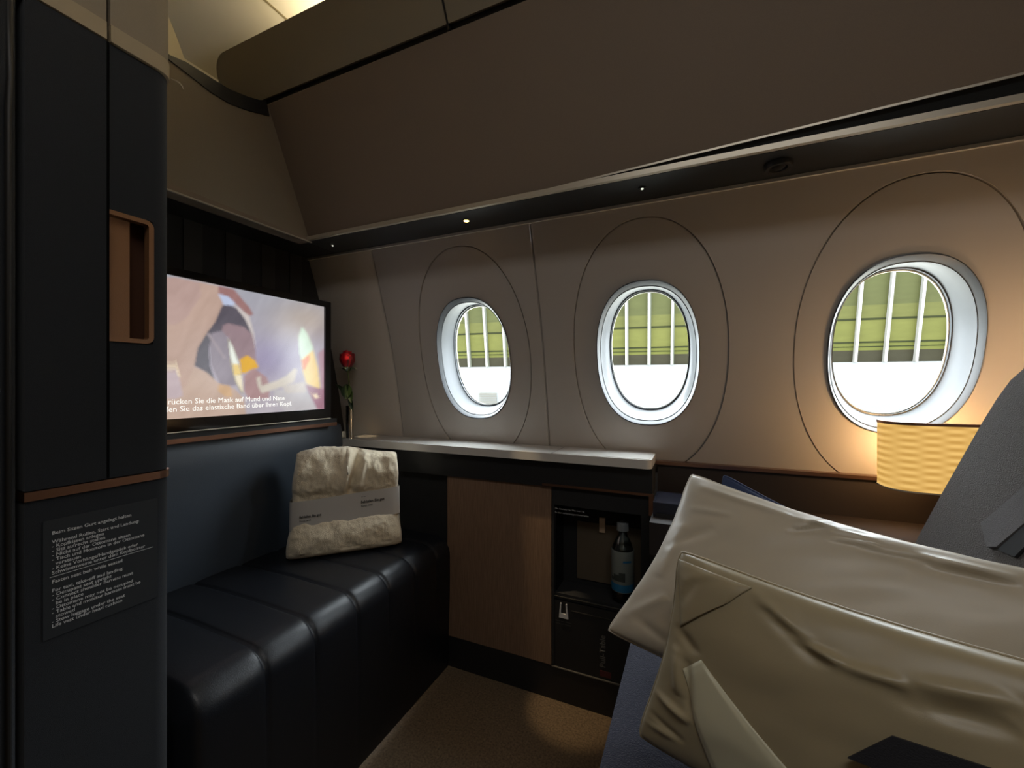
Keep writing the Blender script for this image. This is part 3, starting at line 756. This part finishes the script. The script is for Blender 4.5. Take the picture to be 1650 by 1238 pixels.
# ---- vase and rose
VX, VY = -1.338, 1.330
va = thing('bud_vase', 'slim polished steel bud vase holding the red rose on the white top', 'vase', (VX, VY, -.228))
lathe('body', [(.0, .0), (.0165, .0), (.0165, .003), (.0152, .006), (.0152, .133), (.0156, .137), (.0130, .137), (.0130, .04), (0, .04)], (VX, VY, -.228), M['chrome'], va)
ro = thing('rose', 'single red rose with dark green leaves standing in the steel vase', 'rose', (VX, VY, -.18))
bx, bz = VX-.014, .066
tube('stem', [(VX+.004, VY, -.185), (VX+.003, VY, -.10), (VX+.001, VY-.002, -.03), (VX-.003, VY-.002, .015), (VX-.010, VY, .045), (bx, VY, bz)], .0032, M['stem'], ro)
def petal(name, ang, rad, h, w, open_, m, par, base):
    def P(u, v):
        a = ang+(u-.5)*w; rr = rad*(math.sin(min(1, v*1.35)*PI/2)**.6)*(1-.22*sstep(.5, 1, v)*(1-open_))+open_*rad*.35*sstep(.7, 1, v); zz = h*v*(1-.16*(2*u-1)**2*v)-open_*h*.10*sstep(.8, 1, v)
        return Vector((base[0]+rr*math.cos(a), base[1]+rr*math.sin(a), base[2]+zz))
    return grid(name, P, 12, 12, m, par)
bloom = thing('bloom', parent=ro, loc=(bx, VY, bz))
for k in range(3): petal('petal', k*2.1+.9, .011, .076, 2.9, .0, M['rose'], bloom, (bx, VY, bz+.002))
for k in range(4): petal('petal', k*1.57+.6, .022, .076, 2.2, .05, M['rose'], bloom, (bx, VY, bz))
for k in range(5): petal('petal', k*1.257+1.35, .0335, .068, 1.75, .25, M['rosed'] if k in (1, 2, 4) else M['rose'], bloom, (bx, VY, bz-.002))
for k in range(5):
    a = k*1.257+.3
    def P(u, v, a=a):
        wd = .0085*math.sin(PI*min(1, v*.9+.08)); r_ = .010+.034*v
        return Vector((bx+r_*math.cos(a)-wd*(2*u-1)*math.sin(a), VY+r_*math.sin(a)+wd*(2*u-1)*math.cos(a), bz-.012+.016*math.sin(v*2.6)))
    grid('sepal', P, 2, 6, M['green'], bloom)
lathe('hip', [(0, -.012), (.007, -.010), (.011, 0), (.016, .008), (0, .012)], (bx, VY, bz-.002), M['stem'], bloom, n=12)
def leaf(base, tip, wd, droop):
    base = Vector(base); tip = Vector(tip); t = (tip-base); s = Vector((.3, -.9, .2)).cross(t).normalized()
    def P(u, v):
        q = math.sin(PI*v**.8)*wd; return base+t*v+s*((2*u-1)*q)+Vector((0, -.004*abs(2*u-1), -droop*v*v))
    return grid('leaf', P, 6, 10, M['green'], ro)
leaf((VX, VY-.004, -.040), (VX-.066, VY-.010, -.002), .009, -.002)
leaf((VX-.006, VY-.008, .000), (VX+.006, VY-.022, -.066), .025, .0)
leaf((VX+.004, VY-.006, -.018), (VX+.030, VY-.018, -.075), .014, .006)
leaf((VX+.003, VY-.006, -.050), (VX+.036, VY-.014, -.110), .010, .006)

# ---- water bottle in the niche
BX, BY = -.2145, YC+.047
bo = thing('water_bottle', 'half-litre clear water bottle with pale label standing in the dark niche', 'bottle', (BX, BY, NZ0))
lathe('body', [(.0, .002), (.028, .0), (.034, .006), (.035, .03), (.035, .155), (.034, .168), (.026, .190), (.016, .208), (.0135, .216), (.0135, .226), (.0, .226)], (BX, BY, NZ0), M['pet'], bo)
lathe('label', [(.0353, .036), (.0356, .037), (.0356, .165), (.0353, .166)], (BX, BY, NZ0), M['label'], bo)
lathe('label_stripe', [(.0357, .038), (.0359, .040), (.0359, .060), (.0357, .062)], (BX, BY, NZ0), M['labelblue'], bo)
lathe('cap', [(.0, .252), (.016, .252), (.0185, .248), (.0185, .230), (.0195, .226), (0, .226)][::-1], (BX, BY, NZ0), M['cap'], bo)
def label_patch(name, a0, a1, z0, z1, m):
    V = []; n = 8
    for i in range(n+1):
        a = lerp(a0, a1, i/n)
        for r_, z in ((.0360, z0), (.0360, z1)): V.append((BX+r_*math.cos(a), BY+r_*math.sin(a), NZ0+z))
    raw(name, V, [(i*2, i*2+2, i*2+3, i*2+1) for i in range(n)], m, bo, smooth=True)
label_patch('label_mountain', -2.6, -1.2, .072, .082, M['labeldark'])
label_patch('label_mountain', -2.3, -1.75, .080, .092, M['labeldark'])
label_patch('label_panel', -1.75, -1.2, .078, .100, M['labeldark'])
label_patch('label_panel', -1.4, -.6, .132, .138, M['labelblue'])

# ================================================================ RIGHT SIDE CONSOLE
sc = thing('side_console', 'dark brown side ledge with bronze edge behind the lamp and pillows', 'console', (.7, 1.40, -1.06))
box('face', CXR+.01, XR-.02, 1.445, 1.475, -.415, -.262, M['darkstone'], sc, bevel=.002)
box('bronze_edge', CXR+.003, XR-.02, 1.436, 1.470, -.2635, -.253, M['bronze'], sc, bevel=.002)
box('shelf', CXR+.01, XR-.02, 1.17, 1.475, -.46, -.372, mat('brown_laminate', (42, 34, 30), .5), sc, bevel=.006)
box('lower_body', CXR+.01, XR-.02, 1.20, 1.475, -1.06, -.46, M['darkstone'], sc, bevel=.002)
hs = thing('seat_control', 'small dark navy control pod between the cabinet and the rear pillow', 'control unit', (-.045, 1.30, -.372))
box('pod', -.108, .03, 1.23, 1.36, -.372, -.333, M['pod'], hs, bevel=.014, seg=4)
box('pod_base', -.10, .02, 1.22, 1.34, -.372, -.362, M['black'], hs, bevel=.003)
lathe('knob', [(0, 0), (.007, 0), (.007, .008), (.005, .010), (0, .010)], (-.02, 1.29, -.333), M['chrome'], hs, n=14)

# ---- lamp with woven shade
lp = thing('table_lamp', 'lit amber lamp with woven rounded shade in front of the third window', 'lamp', (.53, 1.345, -.253))
def rrect(x0, x1, y0, y1, r, n=8):
    p = []
    for cx, cy, a0 in ((x1-r, y1-r, 0), (x0+r, y1-r, PI/2), (x0+r, y0+r, PI), (x1-r, y0+r, -PI/2)):
        for i in range(n+1): a = a0+PI/2*i/n; p.append((cx+r*math.cos(a), cy+r*math.sin(a)))
    return p
LX0, LX1, LY0, LY1, LZ0, LZ1 = .4225, .69, 1.252, 1.335, -.2515, -.0945
def upath(g, r=.055, n=8):
    x0, x1, y0, y1 = LX0-g, LX1+g, LY0-g, LY1
    p = [(x0, y1), (x0, y0+r+.01)]
    for cx, cy, a0 in ((x0+r, y0+r, PI), (x1-r, y0+r, 1.5*PI)):
        for i in range(n+1): a = a0+PI/2*i/n; p.append((cx+r*math.cos(a), cy+r*math.sin(a)))
    return p+[(x1, y0+r+.01), (x1, y1)]
def ushell(name, g0, g1, z0, z1, m):
    a, b_ = upath(g0), upath(g1, .052); n = len(a); V, Fc = [], []
    for pth in (a, b_):
        for z in (z0, z1): V += [(x, y, z) for x, y in pth]
    for i in range(n-1):
        j = i+1; Fc += [(i, j, n+j, n+i), (2*n+j, 2*n+i, 3*n+i, 3*n+j), (i, 2*n+i, 2*n+j, j), (n+j, 3*n+j, 3*n+i, n+i)]
    for i in (0, n-1): Fc.append((i, n+i, 3*n+i, 2*n+i))
    return raw(name, V, Fc, m, lp)
ushell('shade', 0, -.004, LZ0, LZ1, M['shade'])
ushell('top_rim', .0012, -.006, LZ1-.002, LZ1+.0045, M['bronze'])
ushell('bottom_rim', .001, -.006, LZ0-.0015, LZ0+.002, M['silver'])
up_ = upath(-.003)
prism('top_plate', [(x, y, LZ1-.006) for x, y in up_], (0, 0, .002), M['white'], lp)  # added to stop lamplight spilling up onto the window surround
prism('bottom_plate', [(x, y, LZ0+.002) for x, y in up_], (0, 0, .002), M['white'], lp)  # added to keep lamplight off the shelf below
box('stem', .53, .57, 1.425, 1.445, -.2525, -.16, M['bronze'], lp, bevel=.003)
box('bracket', .545, .555, 1.355, 1.430, -.2085, -.2005, M['bronze'], lp, bevel=.001)
lathe('bulb', [(0, 0), (.012, .004), (.016, .02), (.010, .038), (0, .042)], (.55, 1.365, -.205), mat('lamp_bulb', (255, 220, 160), .5, emis=(255, 190, 110), estr=4), lp, n=14)

# ================================================================ SEAT
st = thing('lounge_seat', 'wide passenger seat with navy cushion and grey tweed backrest at the right edge', 'seat', (.3, .65, -1.06))
def slabcurve(name, prof, y0, y1, m, par, r=.02, bev=.018):
    return prism(name, [(x, y0, z) for x, z in prof], (0, y1-y0, 0), m, par, bevel=bev, seg=4)
slabcurve('seat_cushion', [(-.118, -.70), (-.128, -.60), (-.126, -.555), (-.09, -.548), (.42, -.556), (.46, -.70)], .28, 1.06, M['navy'], st)
slabcurve('seat_base', [(-.08, -1.055), (-.09, -.70), (.55, -.70), (.55, -1.055)], .30, 1.06, M['black'], st, bev=.01)
# backrest: leans back; window-side edge is the sharp grey outline in view
SBY = 1.075
bp = [(.33, -.56)]+[(aty(px, py, SBY).x, aty(px, py, SBY).z) for px, py in ((1479, 866), (1515, 800), (1582, 682), (1606, 643), (1628, 613), (1650, 594), (1680, 578), (1720, 573))]+[(.75, .02), (.70, -.12), (.62, -.30), (.56, -.56)]
slabcurve('backrest', bp, .26, 1.075, M['seatgrey'], st, bev=.012)
# diagonal lighter wing pad on the front face with a dark fold beside it
fa, fb = aty(1479, 866, SBY), aty(1582, 682, SBY); fd = (fb-fa).normalized(); fnn = Vector((-fd.z, 0, fd.x))
def front_hit(px, py, lift=0):
    d = ray(px, py); return d*((fa+fnn*lift).dot(fnn)/d.dot(fnn))
prism('wing_pad', [front_hit(px, py, .001) for px, py in ((1586, 846), (1655, 788), (1700, 752), (1700, 812), (1655, 848), (1612, 884), (1596, 884))], fnn*.005, mat('grey_pad', (108, 105, 106), .92, bump=.7, bscale=900, var=.3, vscale=600), st, bevel=.006)
prism('harness_strap', [front_hit(px, py, .001) for px, py in ((1612, 888), (1655, 850), (1700, 815), (1700, 850), (1655, 885), (1640, 900))], fnn*.004, M['matte'], st, bevel=.001)

# ---- pillows
def pillow_surface(A, B, C, D, th, bow, wr, rnd, seed):
    A, B, C, D = map(Vector, (A, B, C, D))
    nrm = (B-A).cross(D-A).normalized()
    if nrm.y > 0: nrm = -nrm                                # towards the camera side
    e1 = (D-A).normalized(); e2 = (B-A).normalized()
    def mid(u, v):
        cu, cv = 2*u-1, 2*v-1; kk = 1-.015*abs(cu)**10*abs(cv)**10; kk2 = 1-rnd*abs(cu)**6*abs(cv)**6
        u, v = .5+cu*kk*kk2/2, .5+cv*kk*kk2/2
        p = A.lerp(D, u).lerp(B.lerp(C, u), v)
        bu = 4*v*(1-v); bv = 4*u*(1-u)
        p = p+e1*(bow*bu*(1-2*u))*(abs(1-2*u)**1.5)+e2*(bow*bv*(1-2*v))*(abs(1-2*v)**1.5)
        return p
    def prof(u, v): return max(0, (1-(2*u-1)**2)*(1-(2*v-1)**2))**.42
    def wr_edge(u, v):
        e = min(u, 1-u, v, 1-v); k = math.exp(-(e/.02)**2)
        return nrm*(k*.0025*noise.noise(Vector((u*14, v*9, seed))))
    def side(s):
        def P(u, v):
            h = th*prof(u, v); f = prof(u, v)
            return mid(u, v)+nrm*(s*(h+.0008)+(wr(u, v)*min(1, f*1.6) if s > 0 else 0))+wr_edge(u, v)
        return P
    return side(1), side(-1), mid, wr_edge, nrm
def uv_at(px, py, PF):
    best = (1e9, 0, 0); n_ = 40
    for i in range(n_+1):
        for j in range(n_+1):
            x, y = proj(PF(i/n_, j/n_)); d = (x-px)**2+(y-py)**2
            if d < best[0]: best = (d, i/n_, j/n_)
    _, u0, v0 = best
    for i in range(-8, 9):
        for j in range(-8, 9):
            u, v = min(1, max(0, u0+i/320)), min(1, max(0, v0+j/320)); x, y = proj(PF(u, v)); d = (x-px)**2+(y-py)**2
            if d < best[0]: best = (d, u, v)
    return best[1], best[2]
def pillow(name, label, A, B, C, D, th, bow, m, wr, base, rnd=.012):
    t = thing(name, label, 'pillow', base)
    F1, F2, mid, wr_edge, nrm = pillow_surface(A, B, C, D, th, bow, wr, rnd, len(name)*1.7)
    NU, NV = 120, 90
    vs, fs = [], []

    for j in range(NV+1):
        for i in range(NU+1): vs.append(F1(i/NU, j/NV))
    o2 = len(vs)
    for j in range(NV+1):
        for i in range(NU+1): vs.append(F2(i/NU, j/NV))
    for j in range(NV):
        for i in range(NU):
            a = j*(NU+1)+i; fs.append((a, a+1, a+NU+2, a+NU+1)); fs.append((o2+a, o2+a+NU+1, o2+a+NU+2, o2+a+1))
    rim = [j*0+i for i in range(NU+1)]+[j*(NU+1)+NU for j in range(1, NV+1)]+[NV*(NU+1)+i for i in range(NU-1, -1, -1)]+[j*(NU+1) for j in range(NV-1, 0, -1)]
    for k in range(len(rim)):
        a, b_ = rim[k], rim[(k+1) % len(rim)]; fs.append((a, o2+a, o2+b_, b_))
    body = raw('case', vs, fs, m, t, smooth=True)
    path = [mid(*uv)+wr_edge(*uv)*1.0 for uv in [(i/60, 0) for i in range(61)]+[(1, i/40) for i in range(1, 41)]+[(1-i/60, 1) for i in range(1, 61)]+[(0, 1-i/40) for i in range(1, 41)]]
    vs, fs = tube_geo(path, .0022, 6)
    raw('seam', vs, fs, m, t, smooth=True)
    return t, F1, nrm
def crease(u, v, u0, v0, u1, v1, w, h):
    dx, dy = u1-u0, v1-v0; L = dx*dx+dy*dy; t = max(0, min(1, ((u-u0)*dx+(v-v0)*dy)/L)); d2 = (u-u0-t*dx)**2+(v-v0-t*dy)**2
    return h*math.exp(-d2/(w*w))*math.sin(PI*min(1, max(.08, t)))**.5
def crease_lines(P, th, bow, rnd, lines):
    base = pillow_surface(*P, th, bow, lambda u, v: 0, rnd, 0)[0]
    return [(*uv_at(*l[0], base), *uv_at(*l[1], base), l[2], l[3]) for l in lines]
P1 = [(-.010, .905, -.176), (-.1525, .763, -.4525), (.325, .555, -.500), (.470, .700, -.232)]
C1 = crease_lines(P1, .055, .022, .012, [((1135, 786), (1275, 832), .022, .007), ((1270, 832), (1420, 872), .018, .006), ((1285, 850), (1345, 838), .010, .006), ((1275, 858), (1340, 852), .010, -.005), ((1340, 868), (1420, 880), .014, .006), ((1300, 845), (1400, 862), .010, -.004),
    ((1400, 890), (1500, 905), .018, -.006), ((1500, 900), (1645, 935), .020, .010), ((1480, 912), (1640, 945), .022, -.006), ((1100, 850), (1060, 930), .025, .004), ((1010, 990), (1075, 960), .02, .004), ((1030, 1000), (1080, 1040), .022, -.005), ((1120, 820), (1180, 830), .016, .003), ((1080, 880), (1150, 850), .02, -.003)])
def wr1(u, v):
    return noise.noise(Vector((u*5, v*4, 3)))*.004+noise.noise(Vector((u*12+v*6, v*8, 9)))*.0012+sum(crease(u, v, *c) for c in C1)
pillow('pillow', 'large ivory satin pillow leaning at the back, nearest the windows', *P1, .055, .022, M['satin'], wr1, (.16, .73, -.50))
P2 = [(-.0255, .684, -.2500), (-.0800, .610, -.5005), (.425, .400, -.505), (.455, .487, -.243)]
C2 = crease_lines(P2, .046, .018, .02, [((1225, 960), (1300, 1035), .022, .005), ((1290, 1035), (1360, 1070), .018, .007), ((1350, 1070), (1460, 1105), .022, .006), ((1240, 990), (1330, 1075), .022, -.005), ((1460, 1100), (1640, 1130), .03, .006), ((1480, 1140), (1640, 1175), .03, -.005),
    ((1096, 1015), (1120, 1055), .018, -.006), ((1090, 1050), (1094, 1120), .016, .009), ((1108, 1070), (1112, 1150), .012, -.006), ((1062, 1120), (1110, 1165), .016, .008), ((1050, 1150), (1100, 1195), .012, -.006), ((1042, 1165), (1085, 1190), .012, .006), ((1110, 935), (1160, 925), .018, .003), ((1100, 970), (1130, 925), .014, -.003)])
def wr2(u, v):
    return noise.noise(Vector((u*4, v*4, 13)))*.004+noise.noise(Vector((u*10, v*9+u*4, 19)))*.0012+sum(crease(u, v, *c) for c in C2)
pil2, PF2, N2 = pillow('pillow', 'champagne satin pillow with corner flap and painted lit band in the foreground, overlapping the ivory pillow', *P2, .046, .018, M['satin2'], wr2, (.2, .54, -.50), rnd=.02)
# layers over the front pillow case: a corner flap and a painted lit band
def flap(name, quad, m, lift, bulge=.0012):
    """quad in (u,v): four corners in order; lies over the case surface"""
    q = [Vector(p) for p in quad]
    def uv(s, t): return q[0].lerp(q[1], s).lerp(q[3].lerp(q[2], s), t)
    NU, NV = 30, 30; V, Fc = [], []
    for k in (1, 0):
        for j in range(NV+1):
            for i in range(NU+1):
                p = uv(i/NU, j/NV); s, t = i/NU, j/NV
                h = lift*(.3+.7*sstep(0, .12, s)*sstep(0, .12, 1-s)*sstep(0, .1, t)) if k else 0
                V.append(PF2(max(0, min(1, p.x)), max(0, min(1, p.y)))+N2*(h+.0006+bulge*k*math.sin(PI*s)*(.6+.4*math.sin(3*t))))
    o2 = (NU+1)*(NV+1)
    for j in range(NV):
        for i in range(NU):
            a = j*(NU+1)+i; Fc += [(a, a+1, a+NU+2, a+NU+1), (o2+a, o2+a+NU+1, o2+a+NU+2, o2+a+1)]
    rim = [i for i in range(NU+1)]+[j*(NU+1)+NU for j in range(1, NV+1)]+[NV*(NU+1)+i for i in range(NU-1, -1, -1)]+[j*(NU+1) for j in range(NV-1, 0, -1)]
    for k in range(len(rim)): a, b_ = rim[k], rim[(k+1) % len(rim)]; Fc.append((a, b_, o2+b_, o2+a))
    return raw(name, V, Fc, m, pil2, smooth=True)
flap('lit_band', [uv_at(*p, PF2) for p in ((1100, 1078), (1131, 1064), (1290, 1262), (1175, 1262))], mat('lit_band_satin', (206, 200, 172), .38, sheen=.15), .0035)  # lighter satin colour stands in for light falling across the case
flap('corner_flap', [uv_at(*p, PF2) for p in ((1092, 900), (1212, 948), (1175, 972), (1097, 1010))], M['satin2'], .0022, .001)

# ---- dark card lying on the front pillow
def plane_hit(px, py, lift):
    Ao, n_ = Vector(P2[0]), N2; d = ray(px, py); return d*((Ao+n_*lift).dot(n_)/d.dot(n_))
q = [plane_hit(px, py, .058) for px, py in ((1365, 1222), (1437, 1187), (1640, 1254), (1560, 1300))]
fo = prism('leather_folder', q, -N2*.005, mat('dark_leatherette', (34, 34, 40), .7, bump=.3, bscale=700), bevel=.001)
tag(fo, 'dark flat folder corner lying on the front champagne pillow', 'folder')

# ---- navy cushion peeking out behind the ivory pillow
pillow('cushion', 'navy blue cushion edge peeking out behind the ivory pillow', (.0547, .985, -.190), (.02, .93, -.48), (.24, .84, -.50), (.222, .922, -.262), .026, .004, M['navycush'], lambda u, v: noise.noise(Vector((u*6, v*6, 2)))*.004, (.2, .92, -.50))

# ================================================================ fittings in the soffit
rl = thing('reading_light', 'lit recessed reading light glowing warm in the black strip above the first window joint', 'reading light', (-.679, 1.172, SZ-.004), group='reading lights in the black strip')
lathe('ring', [(.0115, .0035), (.0115, 0), (.009, 0), (.009, .003)], (-.679, 1.172, SZ-.004), M['black'], rl, n=20)
lathe('lens', [(0, .0002), (.0085, .0002), (.0088, .003), (0, .003)], (-.679, 1.172, SZ-.004), mat('lit_lens', (255, 220, 150), .4, emis=(255, 205, 120), estr=9), rl, n=16)
def copy_tree(o, loc, label):
    c = o.copy(); COL.objects.link(c); c.location = Vector(loc)+ZV*EYE; c['label'] = label
    for ch in o.children: k = ch.copy(); COL.objects.link(k); k.parent = c
    return c
r2 = copy_tree(rl, (-.131, 1.174, SZ-.004), 'small reading light with white pinpoint in the black strip above the middle window')
for ch in r2.children:
    if ch.name.startswith('lens'):
        ch.data = ch.data.copy(); ch.data.materials[0] = mat('dim_lens', (230, 235, 220), .4, emis=(235, 240, 220), estr=.9); ch.scale = (.38, .38, 1)
ld = lathe('indicator_light', [(0, 0), (.0028, 0), (.003, .003), (0, .003)], (-1.276, 1.182, SZ-.002), mat('indicator_white', (240, 240, 230), .4, emis=(240, 240, 225), estr=1.2), n=12)
tag(ld, 'tiny white indicator light in the black strip above the monitor corner', 'indicator light')
vt = thing('air_vent', 'round black air nozzle in the dark strip above the third window', 'air vent', (.185, 1.178, SZ-.012))
lathe('ring', [(.030, .012), (.030, .004), (.027, 0), (.020, 0), (.018, .006)], (.185, 1.178, SZ-.012), M['black'], vt, n=28)
lathe('nozzle', [(0, 0), (.009, 0), (.014, .004), (.015, .011), (0, .011)], (.185, 1.178, SZ-.013), M['matte'], vt, n=20)

# ================================================================ OUTSIDE
DIST = 25.0
def cam_pt(px, z, d=DIST): return FV*d+RV*((px-825)/FPX*d)+ZV*z
fx = (RV*.956-FV*.292).normalized(); fn = -(FV*.956+RV*.292).normalized()   # along the facade; facing the aircraft
F0 = cam_pt(1045, 0); fup = (ZV*.985+fn*.172).normalized()
def fp(s, h, off=0): return F0+fx*s+fup*h+fn*off
tb = thing('terminal_building', 'green glazed terminal facade with white mullions above a bright white wall, seen through the windows', 'building', tuple(F0-ZV*4.2))
rows = [(1.16, 1.78, 'glazing_band', (31, 29, 20)), (1.78, 2.16, 'spandrel', (57, 58, 26)), (2.24, 3.34, 'spandrel', (59, 59, 28)), (3.44, 4.1, 'spandrel', (55, 55, 28)), (4.1, 6.9, 'upper_glazing', (46, 47, 26)), (7.0, 8.4, 'spandrel', (46, 55, 26))]
S0, S1 = -20.0, 26.0
for h0, h1, nm, c in rows:
    m = mat('facade_%s_%d' % (nm, int(h0*100)), c, .6, spec=.05, var=.22, vscale=.9, stretch=(1, 1, 4))
    prism(nm, [fp(S0, h0), fp(S1, h0), fp(S1, h1), fp(S0, h1)], -fn*.15, m, tb)
for h0, h1 in ((2.16, 2.24), (3.34, 3.44), (6.9, 7.0), (1.95, 1.99)):
    prism('transom', [fp(S0, h0, .03), fp(S1, h0, .03), fp(S1, h1, .03), fp(S0, h1, .03)], -fn*.18, mat('facade_transom', (26, 28, 14), .8, spec=.05), tb)
mw = mat('facade_mullion', (104, 102, 97), .5)
k = 0; s = -15.0*1.28
while s < 22:
    w_ = .060
    prism('mullion', [fp(s-w_, 1.16, .02), fp(s+w_, 1.16, .02), fp(s+w_, 8.4, .02), fp(s-w_, 8.4, .02)], fn*.22, mw, tb)
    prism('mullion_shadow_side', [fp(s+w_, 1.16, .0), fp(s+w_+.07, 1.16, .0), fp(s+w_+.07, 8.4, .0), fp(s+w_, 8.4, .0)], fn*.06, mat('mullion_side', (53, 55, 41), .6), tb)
    s += 1.28
prism('white_wall', [fp(S0, -4.2, .1), fp(S1, -4.2, .1), fp(S1, 1.16, .1), fp(S0, 1.16, .1)], -fn*.3, mat('white_wall_paint', (82, 83, 83), .7), tb)
pl = cam_pt(784, 0)
s_l = (pl-F0).dot(fx)
for k in range(9):
    prism('louvre', [fp(s_l-1.6, -1.55+.11*k, .11), fp(s_l-.35, -1.55+.11*k, .11), fp(s_l-.35, -1.50+.11*k, .11), fp(s_l-1.6, -1.50+.11*k, .11)], fn*.05, mat('louvre_grey', (72, 69, 60), .6), tb)
tag(raw('ground', [(-80, 3.2, -5.2), (80, 3.2, -5.2), (80, 80, -5.2), (-80, 80, -5.2)], [(0, 1, 2, 3)], mat('apron_concrete', (170, 168, 160), .9, var=.1, vscale=.4)), kind='structure')

# ================================================================ LIGHT
def light(name, typ, loc, energy, color=(1, 1, 1), aim=None, **kw):
    d = bpy.data.lights.new(name, typ); d.energy = energy; d.color = color
    for k_, v in kw.items(): setattr(d, k_, v)
    o = bpy.data.objects.new(name, d); COL.objects.link(o); o.location = Vector(loc)+ZV*EYE
    if aim is not None: o.rotation_euler = (Vector(aim)-Vector(loc)).to_track_quat('-Z', 'Y').to_euler()
    return o
wd = bpy.data.worlds.new('sky'); S.world = wd; wd.use_nodes = True; bg = wd.node_tree.nodes['Background']
bg.inputs[0].default_value = (.86, .93, 1.0, 1); bg.inputs[1].default_value = 14.0
sun = light('sun', 'SUN', (0, -20, 30), 1.0, (1, .95, .86), aim=(0, -20, 30), angle=.01)
sun.rotation_euler = (Vector((.25, .8, -.75))).to_track_quat('-Z', 'Y').to_euler()
# sky portals in the three windows
for i, cx in enumerate(WC[:3]):
    p = light('window_portal', 'AREA', (cx, 1.50, .11), 1, aim=(cx, .5, -.12), shape='RECTANGLE', size=.27, size_y=.41); p.data.cycles.is_portal = True
# cove light on top of the bins, washing the ceiling
light('cove_light', 'AREA', (.0, 1.13, 1.17), 13, (1, .88, .64), aim=(.0, 1.05, 2.2), shape='RECTANGLE', size=2.6, size_y=.05)
# cabin ceiling light above the seat (behind the camera's field of view)
light('ceiling_light', 'AREA', (.25, -.25, CZ-.02), 6.2, (1, .985, .96), aim=(.25, -.25, -1), shape='RECTANGLE', size=1.2, size_y=.4)
light('reading_spot', 'SPOT', (-.679, 1.172, SZ-.006), 20, (1, .76, .46), aim=(-.36, 1.315, -1.06), spot_size=math.radians(12.5), spot_blend=.7, shadow_soft_size=.006)
light('indicator_spot', 'SPOT', (-1.276, 1.182, SZ-.004), 9, (1, .72, .40), aim=(-1.330, 1.395, -.228), spot_size=math.radians(9), spot_blend=.4, shadow_soft_size=.004)
light('lamp_light', 'POINT', (.54, 1.345, -.165), 2.4, (1, .60, .27), shadow_soft_size=.02)

light('warm_fill', 'AREA', (.86, 1.16, .02), .75, (1, .64, .34), aim=(.12, 1.43, -.02), shape='RECTANGLE', size=.22, size_y=.22)  # added warm fill out of view, brightens the wall beside the lamp

# ================================================================ CAMERA
cd = bpy.data.cameras.new('camera'); cd.sensor_width = 36; cd.lens = FPX/1650*36; cd.clip_start = .02; cd.clip_end = 300
cam = bpy.data.objects.new('camera', cd); COL.objects.link(cam); cam.location = (0, 0, EYE); cam.rotation_euler = (PI/2, 0, YAW)
S.camera = cam
vs_ = S.view_settings; vs_.view_transform = 'Standard'; vs_.look = 'None'; vs_.gamma = 1; vs_.use_curve_mapping = False; vs_.exposure = .28
S.cycles.use_denoising = True; S.cycles.max_bounces = 10; S.cycles.diffuse_bounces = 6; S.cycles.glossy_bounces = 4; S.cycles.transparent_max_bounces = 12
S.cycles.sample_clamp_indirect = 6
S.cycles.caustics_reflective = False; S.cycles.caustics_refractive = False
